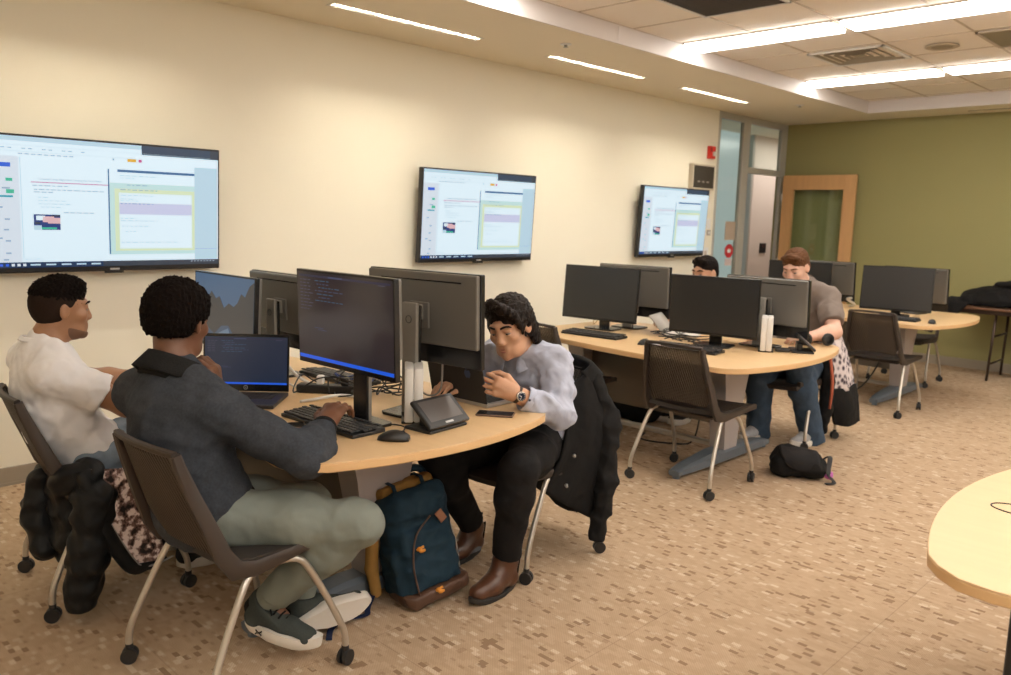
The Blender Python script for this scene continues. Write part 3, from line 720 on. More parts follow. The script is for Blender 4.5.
chairs = [(1.53, 1.11, -.10, 'brown mesh chair of the man in a white t-shirt, puffy jacket hung on it'),
          (2.475, 1.20, .07, 'brown mesh chair nearest the viewer, the man in the grey sweater sits on it'),
          (2.45, 2.60, PI, 'brown mesh chair under the man in the blue shirt, black coat over its back'),
          (2.41, 4.09, 0.02, 'empty brown mesh chair pushed up to the middle table, in front of a dark monitor'),
          (1.36, 4.10, -.03, 'empty brown mesh chair half hidden behind the man in the blue shirt'),
          (2.32, 5.47, PI, 'brown mesh chair of the man in a grey t-shirt, plaid-lined jacket on its back'),
          (1.56, 5.62, PI+.05, 'brown mesh chair behind the middle table, under the man only seen by his eyes'),
          (2.40, 6.97, 0.0, 'empty brown mesh chair in front of the farthest table'),
          (2.10, 8.50, PI+.04, 'brown mesh chair tucked under the far side of the farthest table, by the green wall')]
for i, (x, y, a, lab) in enumerate(chairs):
    c = CH if i == 0 else copy_tree(CH); c.location = (x, y, 0); c.rotation_euler = (0, 0, a); tag(c, lab, 'chair', 'brown mesh chairs')
CHO = [o for o in bpy.data.objects if o.name.startswith('office_chair')]
for i, c in enumerate(sorted(CHO, key=lambda o: o.name)):
    rec = (.11, .07, .0, 0, 0, .05, .05, 0, 0)[i]              # how far the sitter has pushed the back
    for ch in c.children:
        if ch.name.startswith(('back_', 'top_rail')) and rec:
            pv = Vector((0, -.10, .45)); R_ = Matrix.Rotation(rec, 3, 'X'); ch.rotation_euler = (rec, 0, 0); ch.location = pv-R_ @ (pv-Vector((0, .07, 0)))
CHAIRS = chairs

# ================================================================== DESK EQUIPMENT
M_monb = mat('monitor_back_silver', (.19, .182, .168), .38, .5)
M_monk = mat('monitor_black', (.010, .010, .011), .22)
M_stand = mat('stand_grey', (.30, .285, .255), .4, .4)
def screenmat(name, a, b_, rough=.16):
    m = bpy.data.materials.new(name); m.use_nodes = True; nt = m.node_tree; N = nt.nodes; b = N['Principled BSDF']
    b.inputs['Base Color'].default_value = (*a, 1); b.inputs['Roughness'].default_value = rough; b.inputs['Specular IOR Level'].default_value = .55
    if b_ is not None: b.inputs['Emission Color'].default_value = (*b_, 1); b.inputs['Emission Strength'].default_value = 1.0
    _M[name] = m; return m
M_off = screenmat('screen_off', (.020, .021, .022), None, .28)
UI = [screenmat('code_bg', (.015, .014, .016), (.030, .024, .028)), emc('code_text', 66, 78, 116, .9), emc('code_title', 46, 48, 78, .9), emc('code_bar', 18, 92, 225), emc('code_line', 64, 66, 90), emc('code_cyan', 56, 96, 130, .9), emc('code_bg2', 40, 56, 84, .75), emc('code_dark', 22, 28, 44)]
MW, MH = .58, .345
def code_face(s, w, h, y, flip, bg, rows=10):
    """an editor window: tabs, rows of code, a status bar"""
    def r(u0, v0, u1, v1, mi, lay):
        s.cur = mi; yy = y-lay*.0004
        s.add([Vector((-w/2+u*w, yy, h/2-v*h)) for u, v in ((u0, v1), (u1, v1), (u1, v0), (u0, v0))], [(0, 1, 2, 3)])
    r(0, 0, 1, 1, bg, 0); r(.02, .03, .98, .055, 2, 1); r(0, .955, 1, .995, 3, 1)
    for k in range(rows):
        v = .085+.037*k; u = .03
        while u < .13: d = .02+.03*rnd.random(); r(u, v, u+d, v+.009, 4, 1); u += d+.01
        if k < 7:
            u = .2+.02*(k % 3); e = u+rnd.uniform(.08, .3)
            while u < e: d = .015+.05*rnd.random(); r(u, v, u+d, v+.010, 1 if k % 2 else 5, 1); u += d+.012
    r(.35, .032, .5, .05, 1, 2); r(.86, .06, .93, .068, 4, 1)
    for v, a in ((.62, .18), (.64, .22)): r(a, v, a+.1, v+.007, 1, 1)
def monitor(x, y, z, yaw, tilt, label, rear, content=None, MH=.355, MW=.58):
    """rear: the camera side shows its back"""
    t = empty('monitor', (x, y, TZ), yaw+(PI if rear else 0), label, 'monitor', 'desktop monitors')
    zc = z-TZ; T = Matrix.Translation((0, 0, zc)) @ Matrix.Rotation(-tilt, 4, 'X')
    # local: screen faces -Y
    f = MB(); f.box((0, .006, 0), (MW, .022, MH), bev=.003, M=T); f.build('bezel', M_monk, t)
    f = MB(); f.box((0, .024, .036), (MW-.012, .022, MH-.078), bev=.007, M=T); f.box((0, .038, .01), (.10, .012, .10), bev=.004, M=T); back = f.build('rear_cover', M_monb, t)
    g = MB(); g.box((0, .0358, MH/2-.034), (MW*.72, .002, .005), M=T); g.build('vent_slot', M_monk, back)
    s = MB(); w, h = MW-.014, MH-.026
    if content is None:
        s.box((0, -.0052, .005), (w, .001, h), M=T); s.build('display', M_off, t)
    else:
        content(s, w, h); s.v = [tuple(T @ Vector((p[0], p[1]-.0052, p[2]+.005))) for p in s.v]; s.build('display', UI if content is not wallpaper else WP, t)
    f = MB(); bz = zc+.03
    f.box((0, .088, (bz+.03)/2), (.075, .018, bz+.028), bev=.005); f.box((0, .058, zc+.02), (.05, .05, .06), bev=.006); cf_ = MB(); cf_.box((0, .074, (bz+.02)/2), (.082, .012, bz+.018), bev=.004); cf_.build('column_front', M_monk, t); col = f.build('stand_column', M_stand, t)
    lg = MB(); lg.tube([(.014*math.cos(a), .0985, bz-.035+.014*math.sin(a)) for a in np.linspace(0, 2*PI, 25)], .0016, 6, cap=False); lg.build('logo_ring', mat('logo_dark', (.06, .06, .06), .4), col)
    f = MB(); f.prism([(-.11, .13), (-.12, .0), (-.10, -.02), (.10, -.02), (.12, .0), (.11, .13), (.09, .145), (-.09, .145)], 0, .012, .003); f.build('stand_base', M_monk, t)
    return t
WP = [emc('wp_sky', 88, 128, 168, .75), emc('wp_rock', 74, 76, 80, .85), emc('wp_water', 82, 108, 138, .75), emc('wp_glow', 120, 150, 180, .8)]
def wallpaper(s, w, h):
    def poly(pts, mi, lay): s.cur = mi; s.add([Vector((-w/2+u*w, -lay*.0004, h/2-v*h)) for u, v in pts], [tuple(range(len(pts)))])
    poly([(0, 1), (1, 1), (1, 0), (0, 0)], 0, 0); poly([(0, 1), (1, 1), (1, .5), (0, .55)], 2, 1)
    top = [(1, .04), (.93, .10), (.86, .26), (.80, .22), (.74, .36), (.68, .42), (.60, .38), (.52, .46), (.44, .30), (.38, .34), (.30, .24), (.2, .40), (.1, .36), (0, .48)]
    poly([(0, .66), (.2, .74), (.36, .86), (.48, .72), (.60, .70), (.72, .86), (.86, .98), (1, 1.0)] + top, 1, 2)
    poly([(.36, .88), (.52, .78), (.6, .74), (.64, .84), (.66, .9)], 3, 3)
cf = lambda s, w, h: code_face(s, w, h, 0, False, 0)
monitor(2.439, 1.65, 1.117, .03, -.03, 'big near monitor showing a dark code editor with a blue bar', False, cf)
monitor(2.451, 2.02, 1.118, .129, .03, 'silver-backed monitor facing away, in front of the man in the blue shirt', True)
monitor(1.25, 1.78, 1.03, .02, .05, 'monitor showing a mountain lake wallpaper, behind the open laptop', False, wallpaper)
monitor(1.42, 2.02, 1.04, .02, .05, 'dark monitor back between the wallpaper monitor and the code monitor', True)
monitor(1.331, 4.534, .995, .10, .08, 'switched-off dark monitor at the wall end of the middle table', False, MH=.380, MW=.61)
monitor(1.373, 4.889, 1.004, .124, .02, 'silver monitor back just behind the dark one at the wall end of the middle table', True, MH=.370)
monitor(2.246, 4.51, .992, .153, -.03, 'switched-off dark monitor at the free end of the middle table', False, MH=.370)
monitor(2.42, 4.88, .990, -.049, .07, 'silver monitor back in front of the man in a grey t-shirt', True, MH=.370)
monitor(1.383, 7.54, 0.975, .236, 0, 'dark monitor behind the head of the man in a grey t-shirt', False, MH=.388)
monitor(1.49, 7.92, 0.978, -.074, .07, 'silver monitor back on the far table, nearest the wooden door', True, MH=.388)
monitor(2.295, 7.51, 0.978, .214, .10, 'large brownish switched-off monitor at the free end of the farthest table', False, MH=.388)
monitor(2.296, 8.0, 0.963, -.106, .10, 'silver monitor back peeping out behind the brownish monitor', True, MH=.388)

def build_keyboard():
    t = empty('keyboard', (0, 0, TZ)); f = MB(); f.box((0, 0, .008), (.44, .145, .013), bev=.003); f.box((0, .05, .013), (.44, .045, .012), bev=.004); f.build('case', M_black, t)
    k = MB()
    for r in range(5):
        x = -.208+.006*(r % 2)
        for c in range(15):
            if r == 0 and 3 <= c <= 8:
                if c == 3: k.box((x+.0525, -.054+r*.02, .019), (.118, .0165, .008), bev=.002)
                x += .0197; continue
            k.box((x, -.054+r*.02, .019+r*.0012), (.0168, .0168, .008), bev=.002); x += .0197
        for c in range(7 if r > 1 else 6): k.box((.092+.0197*c, -.054+r*.02, .019+r*.0012), (.0168, .0168, .008), bev=.002)
    for c in range(20): k.box((-.205+c*.0216, .056, .0265), (.0165, .013, .006), bev=.0015)
    k.build('keys', mat('key_black', (.03, .03, .032), .45), t); return t
KB = build_keyboard()
kbs = [(2.385, 1.63, .05, 'black keyboard under the hand of the man in the grey sweater'), (1.70, 2.12, PI+.05, 'black keyboard lying behind the big near monitor by the cables'),
       (1.50, 4.27, .09, 'black keyboard in front of the dark monitor at the wall end of the middle table'), (2.22, 4.27, .10, 'black keyboard below the dark monitor at the free end of the middle table'), (2.37, 7.22, .05, 'black keyboard on the farthest table behind the empty chair')]
for i, (x, y, a, lab) in enumerate(kbs):
    c = KB if i == 0 else copy_tree(KB); c.location = (x, y, TZ); c.rotation_euler = (0, 0, a); tag(c, lab, 'keyboard', 'black keyboards')
def build_mouse():
    t = empty('computer_mouse', (0, 0, TZ)); f = MB(); rings = []
    for i in range(11):
        q = i/10; y = -.055+.11*q; w = .031*math.sin(PI*min(.98, max(.02, .07+.86*q)))**.45; h = .036*math.sin(PI*min(.97, max(.04, .06+.8*q)))**.7
        rings.append([Vector((w*math.cos(a), y, max(.001, h*max(0, math.sin(a)))+.001)) for a in np.linspace(0, 2*PI, 18, endpoint=False)])
    f.ring_loft(rings); f.build('body', M_black, t, smooth=True)
    w = MB(); w.cyl((-.004, .03, .026), (.004, .03, .026), .009, seg=16); w.build('scroll_wheel', M_blackm, t, smooth=True); return t
MS = build_mouse()
for i, (x, y, a, lab) in enumerate([(2.70, 1.675, -.9, 'black mouse at the rounded edge of the nearest table'), (1.93, 4.24, .1, 'small black mouse beside the keyboard at the wall end of the middle table'), (2.70, 7.21, .3, 'black mouse at the free end of the farthest table')]):
    c = MS if i == 0 else copy_tree(MS); c.location = (x, y, TZ); c.rotation_euler = (0, 0, a); tag(c, lab, 'mouse', 'black mice')
def build_box():
    t = empty('mini_computer', (0, 0, TZ)); f = MB()
    for s in (-1, 1): f.box((s*.0172, 0, .112), (.0342, .175, .205), bev=.007)
    f.build('casing', mat('mini_white', (.70, .68, .65), .35), t, auto=A30)
    f = MB(); f.box((0, 0, .005), (.09, .13, .010), bev=.003); f.build('stand', M_black, t)
    f = MB(); f.box((-.035, -.03, .06), (.002, .05, .05)); f.build('port_panel', M_black, t)
    return t
BX = build_box()
for i, (x, y, a, lab) in enumerate([(2.52, 1.905, .90, 'white upright mini computer right of the big near monitor'), (2.54, 4.66, .46, 'white upright mini computer at the free end of the middle table')]):
    c = BX if i == 0 else copy_tree(BX); c.location = (x, y, TZ); c.rotation_euler = (0, 0, a); tag(c, lab, 'computer', 'white mini computers')
def build_phone():
    t = empty('smartphone', (0, 0, TZ)); f = MB(); f.box((0, 0, .0045), (.072, .148, .008), bev=.0035); f.build('case', mat('phone_case', (.13, .075, .05), .35), t); f = MB(); f.box((0, 0, .0088), (.066, .14, .0008)); f.build('glass_front', M_monk, t); return t
PH = build_phone()
for i, (x, y, a, lab) in enumerate([(2.665, 2.20, -.95, 'smartphone face up by the man in the blue shirt'), (2.315, 1.475, -.5, 'dark smartphone by the keyboard, at the elbow of the grey sweater')]):
    c = PH if i == 0 else copy_tree(PH); c.location = (x, y, TZ); c.rotation_euler = (0, 0, a); tag(c, lab, 'phone', 'smartphones')
def build_pad():
    t = empty('touch_panel', (0, 0, TZ)); R = Matrix.Rotation(math.radians(-50), 4, 'Y')   # faces +X, leaning back
    T = Matrix.Translation((-.04, 0, .062)) @ R
    f = MB(); f.box((0, 0, 0), (.016, .215, .132), bev=.006, M=T); f.build('housing', M_black, t)
    f = MB(); f.box((.0085, 0, .006), (.001, .172, .092), M=T); f.build('display', screenmat('pad_screen', (.07, .06, .055), (.02, .017, .016), .3), t)
    f = MB(); f.box((-.06, 0, .006), (.13, .20, .012), bev=.004); f.box((-.075, 0, .032), (.03, .12, .05), bev=.006); f.build('stand', M_black, t)
    f = MB(); f.box((.0085, 0, -.054), (.001, .04, .008), M=T); f.build('maker_mark', mat('pad_mark', (.5, .5, .5), .4), t); return t
PD = build_pad()
for i, (x, y, a, lab) in enumerate([(2.715, 1.91, .12, 'black touch panel on a stand at the rounded end of the nearest table'), (2.74, 4.86, .55, 'black touch panel on a stand at the end of the middle table')]):
    c = PD if i == 0 else copy_tree(PD); c.location = (x, y, TZ); c.rotation_euler = (0, 0, a); tag(c, lab, 'touch panel', 'table touch panels')

def laptop(x, y, yaw, label, open_deg, mats, logo=None, w=.36, d=.245, content=True):
    """local: hinge on the X axis, the user sits towards -Y"""
    t = empty('laptop', (x, y, TZ), yaw, label, 'laptop')
    f = MB(); f.box((0, -d/2, .009), (w, d, .016), bev=.004); b = f.build('base', mats[0], t)
    k = MB()
    for r in range(6):
        for c in range(15): k.box((-.135+c*.0193, -.035-r*.0185, .0178), (.0165, .0158, .0016))
    k.build('keys', M_blackm, b)
    p = MB(); p.box((0, -d+.045, .0172), (.10, .06, .0008)); p.build('touchpad', M_blackm, b)
    T = Matrix.Translation((0, .002, .016)) @ Matrix.Rotation(-math.radians(open_deg-90), 4, 'X')
    f = MB(); f.box((0, .0, d/2), (w, .007, d-.004), bev=.003, M=T); lid = f.build('lid', mats[1], t)
    s = MB(); W_, H_ = w-.016, d-.045
    if content: code_face(s, W_, H_, 0, False, 6, 7)
    else: s.box((0, 0, 0), (W_, .0006, H_))
    s.v = [tuple(T @ Vector((q[0], q[1]-.0042, q[2]+d/2+.008))) for q in s.v]; s.build('display', UI if content else M_off, lid)
    if logo: logo(lid, T, w, d)
    return t
def ring_logo(lid, T, w, d):
    l = MB(); l.tube([T @ Vector((.008*math.cos(a), -.0046, .018+.008*math.sin(a))) for a in np.linspace(0, 2*PI, 21)], .0012, 6, cap=False); l.box((-.002, -.0046, .018), (.0015, .001, .009), M=T); l.box((.002, -.0046, .017), (.0015, .001, .007), M=T); l.build('logo', mat('logo_pale', (.5, .5, .5), .4), lid)
def leaf_logo(lid, T, w, d):
    l = MB(); c = Vector((-.075, .0042, .125)); out = [(.0, -.016), (.008, -.019), (.015, -.010), (.018, .002), (.013, .013), (.005, .015), (0, .012), (-.006, .015), (-.013, .013), (-.017, .002), (-.013, -.011), (-.007, -.018)]
    l.add([T @ (c+Vector((a, 0, b))) for a, b in out]+[T @ (c+Vector((a, .0008, b))) for a, b in out], [tuple(range(12)), tuple(range(23, 11, -1))]+[(i, (i+1) % 12, 12+(i+1) % 12, 12+i) for i in range(12)])
    o2 = [(0, .017), (.005, .019), (.009, .027), (.003, .024)]; l.add([T @ (c+Vector((a, .0006, b))) for a, b in o2], [(0, 1, 2, 3)])
    l.build('logo', mat('logo_blue', (.035, .07, .16), .3), lid)
M_lap = mat('laptop_dark', (.035, .034, .036), .35, .4); M_lapl = mat('laptop_silver', (.5, .5, .5), .35, .6)
laptop(1.752, 1.622, .80, 'open dark laptop with code on screen, in front of the man in the grey sweater', 97, (M_lap, M_monk), ring_logo)
laptop(2.41, 2.24, PI+.06, 'open black-lidded laptop facing the man in the blue shirt', 103, (M_lapl, M_blackm), leaf_logo, .32, .225, False)
# ================================================================== PEOPLE
def nz(v): v = np.array(v, float); return v/np.linalg.norm(v)
def frame(fwd, up):
    """columns: right, forward, up"""
    f = nz(fwd); r = nz(np.cross(f, np.array(up, float))); u = np.cross(r, f); return np.stack([r, f, u], 1)
def A(*v): return np.array(v, float)
M_eye = mat('eye_white', (.22, .18, .16), .35); M_iris = mat('eye_dark', (.03, .017, .01), .12)
def skinmat(name, col):
    m = mat(name, col, .48, var=.06, vscale=26, bump=.05, bscale=160); b = m.node_tree.nodes['Principled BSDF']
    b.inputs['Subsurface Weight'].default_value = .12; b.inputs['Subsurface Radius'].default_value = (.012, .005, .003); b.inputs['Subsurface Scale'].default_value = .5; return m

def hand_prims(S, wr, d, n, side, curl=(.5, .5, .5, .5), thumb=.4, spread=.08, s=1.0, k=.006):
    """a palm, four fingers of their own lengths and a thumb that leaves the side of the palm. d: wrist to knuckles, n: back of the hand"""
    d = nz(d); n = nz(np.array(n, float)-d*np.dot(n, d)); l = np.cross(n, d) if side == 'R' else np.cross(d, n)
    wr = np.array(wr, float); P = lambda a, b_, c: wr+(d*a+l*b_+n*c)*s
    S.chain([wr-d*.02*s, P(.03, .012, .0), P(.088, .028, .002)], [.027*s, .021*s, .0145*s], .016)
    S.chain([wr-d*.02*s, P(.03, -.010, .0), P(.080, -.026, .0)], [.026*s, .020*s, .0135*s], .016)
    S.chain([P(.02, 0, 0), P(.088, .004, .003)], [.023*s, .0150*s], .016)
    S.cone(P(.02, .018, -.010), P(.055, .030, -.012), .016*s, .013*s, .012)
    base = [(.090, .031), (.094, .0105), (.089, -.010), (.080, -.0285)]; Ls = [(.042, .026, .021), (.047, .030, .022), (.043, .028, .021), (.034, .021, .019)]
    for i in range(4):
        a = 0.0; p = P(base[i][0], base[i][1], .001); sp = (1.5-i)*spread; dd = nz(d*math.cos(sp)+l*math.sin(sp)); c = curl[i]; r = .0088 if i < 3 else .0078; pts = [p]; rs = [r*1.05*s]
        for j, L in enumerate(Ls[i]):
            a += c*(.75, 1.05, .7)[j]; q = dd*math.cos(a)-n*math.sin(a); p = p+q*L*s; pts.append(p); rs.append(r*(.98, .90, .78)[j]*s)
        S.chain(pts, rs, .0035)
    t0 = P(.022, .028, -.006); a = .75-thumb*.35; t1 = t0+(d*math.cos(a)+l*math.sin(a)-n*.25*thumb)*.043*s; a2 = a-.25-thumb*.5; t2 = t1+(d*math.cos(a2)+l*math.sin(a2)-n*.55*thumb)*.032*s; a3 = a2-.2-thumb*.4; t3 = t2+(d*math.cos(a3)+l*math.sin(a3)-n*.6*thumb)*.026*s
    S.chain([t0, t1, t2, t3], [.0155*s, .0115*s, .0098*s, .0080*s], .007)

class Fig:
    def __init__(s, label, base, skin, J, head, hf, hu, hs=1.0, h=.005, cat='person', build=1.0):
        s.J = {k: np.array(v, float) for k, v in J.items()}; s.hc = np.array(head, float); s.R = frame(hf, hu); s.hs = hs; s.h = h; s.b = build
        s.root = empty('person', base, 0, label, cat, None); s.skin = skin
        s.hp = (s.J['hipL']+s.J['hipR'])/2; s.lath = nz(s.J['hipR']-s.J['hipL']); s.lats = nz(s.J['shR']-s.J['shL'])
    def H(s, x, y, z): return s.hc+s.R @ (np.array([x, y, z])*s.hs)
    def bounds(s, keys, m): P = np.array([s.J[k] for k in keys]); return P.min(0)-m, P.max(0)+m
    def torso(s, S, o=0.0, k=.06, lo=0, hi=1, belly=0.0):
        J = s.J; P = s.hp+A(0, 0, .03); N = J['neck']; B = J.get('spine', (P+N)/2); b = s.b
        def at(t): return (1-t)**2*P+2*t*(1-t)*(2*B-(P+N)/2)+t*t*N
        for t, r in ((0.0, (.168, .118, .11)), (.22, (.150, .112, .12)), (.42, (.148, .112, .13)), (.62, (.160, .116, .14)), (.80, (.162, .102, .10))):
            if t < lo or t > hi: continue
            u = nz(at(min(1, t+.08))-at(max(0, t-.08))); lat = nz(s.lath*(1-t)+s.lats*t); f = nz(np.cross(u, lat)); lat = np.cross(f, u)
            c = at(t)+f*(.012 if t > .5 else .004)
            S.ell(c, [(r[0]*b+o), (r[1]*b+o+(belly if .1 < t < .5 else 0)), r[2]+o*.4], np.stack([lat, f, u], 1), k)
        for q in ('L', 'R'):
            sh = J['sh'+q]; S.cone(N+(sh-N)*.12-A(0, 0, .02), sh, .062*b+o, .058*b+o, .05)
            S.cone(N+A(0, 0, .03), N+(sh-N)*.75+A(0, 0, .005), .040+o*.5, .045+o*.6, .04)
        s.at = at
    def arm(s, S, q, o=0.0, frac=2.0, k=.03, end=0.0, drop=0.0):
        """frac: 0..1 upper arm, 1..2 forearm"""
        J = s.J; sh, el, wr = J['sh'+q], J['el'+q], J['wr'+q]; b = s.b
        pts = [sh, sh+(el-sh)*.5, el, el+(wr-el)*.28, wr]; rs = [.058*b, .051*b, .043*b, .0455*b, .030]; ts = [0, .5, 1, 1.28, 2]
        P = []; Rr = []
        for i in range(5):
            if ts[i] <= frac: P.append(pts[i]); Rr.append(rs[i]+o+end*(ts[i]/max(frac, .01)))
            else:
                f = (frac-ts[i-1])/(ts[i]-ts[i-1])
                if f > 1e-3: P.append(pts[i-1]+(pts[i]-pts[i-1])*f); Rr.append(rs[i-1]+(rs[i]-rs[i-1])*f+o+end)
                break
        if frac < 2:
            T = S.like(); T.chain(P, Rr, k); d = nz(P[-1]-P[-2]); T.plane(P[-1]-d*.004, d, 0, P[-1]-.13, P[-1]+.13); S.merge(T, k)
        else: S.chain(P, Rr, k)
    def leg(s, S, q, o=0.0, k=.05, hem=None, loose=0.0):
        J = s.J; hp, kn, an = J['hip'+q], J['knee'+q], J['ankle'+q]; b = s.b
        e_ = .06 if hem is None else min(.06, hem-.05)
        T = S if hem is None else S.like()
        T.chain([hp, hp+(kn-hp)*.55, kn, kn+(an-kn)*.3, an+(kn-an)*e_], [.092*b+o, .080*b+o, .060*b+o, .058*b+o+loose*.5, .040*b+o+loose], k)
        if hem is not None: d = nz(an-kn); p = an+(kn-an)*hem; T.plane(p, d, 0, an-.15, an+.15); S.merge(T, k)
    def body(s, hands, fine=True):
        J = s.J; ks = [k for k in J if k != 'spine' and k[:3] != 'tip']; lo, hi = s.bounds(ks, .16); hi[2] = max(hi[2], s.hc[2]+.17*s.hs); lo = np.minimum(lo, s.hc-.17*s.hs); hi = np.maximum(hi, s.hc+.17*s.hs); lo[2] = max(lo[2], .0)
        S = SDF(lo, hi, s.h); s.torso(S, -.004)
        for q in ('L', 'R'): s.arm(S, q, 0); s.leg(S, q, -.004)
        for q in ('L', 'R'):
            an = J['ankle'+q]; t = J['toe'+q]; S.chain([an, an+(t-an)*.45-A(0, 0, .012), an+(t-an)*.62-A(0, 0, .008)], [.034, .024, .016], .02)
        # neck and head
        H = s.H; hs = s.hs; R = s.R
        S.cone(J['neck']-A(0, 0, .03), H(0, -.025, -.055), .060, .056*hs, .035)
        E = lambda c, r, k=.02, op='u', RR=None: S.ell(H(*c), np.array(r)*hs, R if RR is None else R @ RR, k, op)
        E((0, -.012, .035), (.074, .094, .084)); E((0, .028, -.025), (.060, .066, .080), .03); E((0, .042, -.080), (.043, .045, .034), .03); E((0, .077, -.101), (.017, .014, .015), .02)
        for q in (-1, 1):
            E((q*.044, .062, -.022), (.018, .020, .018), .02); E((q*.030, .030, -.085), (.026, .045, .028), .02)
            S.cone(H(q*.006, .086, .026), H(q*.040, .076, .026), .010*hs, .009*hs, .012)
            E((q*.031, .096, .003), (.0165, .013, .011), .010, 's')
            E((q*.031, .0770, .0075), (.0152, .0145, .0105), .003); E((q*.031, .0765, -.0075), (.0145, .0128, .0065), .003)
            S.cone(H(q*.018, .087, .012), H(q*.043, .080, .010), .0042*hs, .0042*hs, .005)
            E((q*.076, -.006, -.004), (.008, .019, .031), .008, 'u', np.array([[math.cos(.35*q), -math.sin(.35*q), 0], [math.sin(.35*q), math.cos(.35*q), 0], [0, 0, 1]]))
            E((q*.084, .002, .000), (.006, .009, .016), .006, 's'); E((q*.011, .097, -.036), (.0085, .011, .008), .008)
        S.cone(H(0, .086, .016), H(0, .102, -.028), .0080*hs, .0105*hs, .012)
        S.cone(H(-.016, .084, -.062), H(.016, .084, -.062), .0075*hs, .0075*hs, .010); S.cone(H(-.013, .083, -.073), H(.013, .083, -.073), .0085*hs, .0085*hs, .010)
        S.cone(H(-.02, .095, -.0675), H(.02, .095, -.0675), .0022*hs, .0022*hs, .004, 's')
        for q in ('L', 'R'):
            if q in hands: hd = hands[q]; hand_prims(S, J['wr'+q], hd['d'], hd['n'], q, hd.get('curl', (.5,)*4), hd.get('thumb', .4), hd.get('spread', .06), hd.get('s', 1.0))
        s.bodyo = W(S.build('body', s.skin, s.root))
        for q in (-1, 1):
            e = MB(); i_ = MB(); c = H(q*.031, .0765, .002); Mx = Matrix.Translation(Vector(c)) @ Matrix(R.tolist()).to_4x4()
            prof = [(.0132*math.sin(a), .0132*math.cos(a)) for a in np.linspace(.01, PI-.01, 12)]; T = Mx @ Matrix.Rotation(-PI/2, 4, 'X') @ Matrix.Scale(hs, 4)
            e.lathe(prof, seg=16, M=T); T2 = Mx @ Matrix.Rotation(-.45, 4, 'X') @ Matrix.Rotation(-PI/2, 4, 'X') @ Matrix.Scale(hs, 4)
            i_.lathe([(.0133*math.sin(a), .0136*math.cos(a)) for a in np.linspace(.01, .42, 6)], seg=16, M=T2)
            eo = W(e.build('eye', M_eye, s.root, smooth=True)); i_.build('iris', M_iris, eo, smooth=True)
    def brows(s, m, th=.0035):
        H = s.H
        for q in (-1, 1):
            b = MB(); b.tube([H(q*.013, .0955, .024), H(q*.028, .0955, .030), H(q*.042, .086, .029), H(q*.051, .076, .022)], [th*.9*s.hs, th*1.15*s.hs, th*s.hs, th*.5*s.hs], 8, smooth=3); W(b.build('eyebrow', m, s.root, smooth=True))
    def lips(s, m):
        H = s.H; b = MB(); k = s.hs
        b.tube([H(-.023, .082, -.0665), H(-.010, .0895, -.0625), H(0, .0908, -.064), H(.010, .0895, -.0625), H(.023, .082, -.0665)], [.0016*k, .0042*k, .0040*k, .0042*k, .0016*k], 8, smooth=3)
        b.tube([H(-.021, .082, -.0685), H(-.008, .0895, -.0735), H(.008, .0895, -.0735), H(.021, .082, -.0685)], [.0016*k, .0052*k, .0052*k, .0016*k], 8, smooth=3); W(b.build('lips', m, s.root, smooth=True))
    def hair(s, kind, m):
        H = s.H; R = s.R; k = s.hs; lo = s.hc-.19*k; hi = s.hc+.19*k; S = SDF(lo, hi, .0042)
        E = lambda c, r, kk=.02, op='u': S.ell(H(*c), np.array(r)*k, R, kk, op)
        cut = lambda p, n, kk=.0: S.plane(H(*p), R @ np.array(n, float), kk)
        if kind in ('fade', 'sides'):      # short curls on top, cropped sides
            if kind == 'fade': E((0, -.012, .052), (.0775, .099, .080)); E((0, .028, .092), (.060, .060, .034), .03); cut((0, 0, .030), (0, -.25, -1), .012)
            else: E((0, -.013, .035), (.0758, .0962, .085)); E((0, -.03, .01), (.0752, .078, .082))
            cut((0, 0, -.045), (0, .3, -1), .01); E((0, .124, .012), (.071, .060, .070), .008, 's')
            for q in (-1, 1): E((q*.085, .024, -.034), (.030, .050, .048), .008, 's'); E((q*.085, .062, .03), (.03, .022, .05), .008, 's')
            S.noise(.0042 if kind == 'fade' else .0006, .012, 3, terms=9)
        elif kind == 'afro':
            E((0, -.020, .052), (.094, .110, .086)); E((0, -.035, .015), (.088, .090, .086)); E((0, -.055, -.01), (.070, .052, .055), .03)
            cut((0, 0, -.034), (0, .22, -1), .014); E((0, .124, .004), (.075, .064, .080), .012, 's')
            for q in (-1, 1): E((q*.092, .012, -.03), (.030, .046, .044), .014, 's')
            S.noise(.0042, .013, 5, terms=9)
        elif kind == 'wavy':
            E((0, -.012, .052), (.087, .106, .083)); E((0, -.06, -.01), (.080, .060, .080), .03); E((0, -.078, -.075), (.062, .030, .045), .03)
            for q in (-1, 1): E((q*.073, -.012, .012), (.020, .062, .060), .02); E((q*.074, -.048, -.045), (.020, .036, .048), .02); E((q*.070, -.062, -.095), (.020, .024, .024), .015)
            S.chain([H(.012, .080, .118), H(-.030, .090, .104), H(-.064, .070, .070), H(-.076, .046, .025)], [.024*k, .022*k, .018*k, .010*k], .02)
            S.chain([H(.012, .080, .118), H(.046, .066, .102), H(.072, .032, .062)], [.022*k, .018*k, .010*k], .02)
            S.chain([H(-.055, .076, .085), H(-.076, .062, .04), H(-.079, .050, -.01)], [.016*k, .013*k, .007*k], .012)
            E((.006, .130, -.004), (.066, .060, .090), .010, 's')
            for q in (-1, 1): E((q*.092, .014, -.022), (.020, .026, .030), .01, 's')
            S.noise(.0030, .022, 8, ridge=True); S.noise(.0016, .009, 9, ridge=True)
        else:                   # short, brushed forward
            E((0, -.012, .050), (.080, .100, .081)); E((0, -.04, .0), (.077, .072, .078)); 
            S.chain([H(-.05, .062, .088), H(0, .074, .104), H(.05, .062, .088)], [.018*k, .022*k, .016*k], .02)
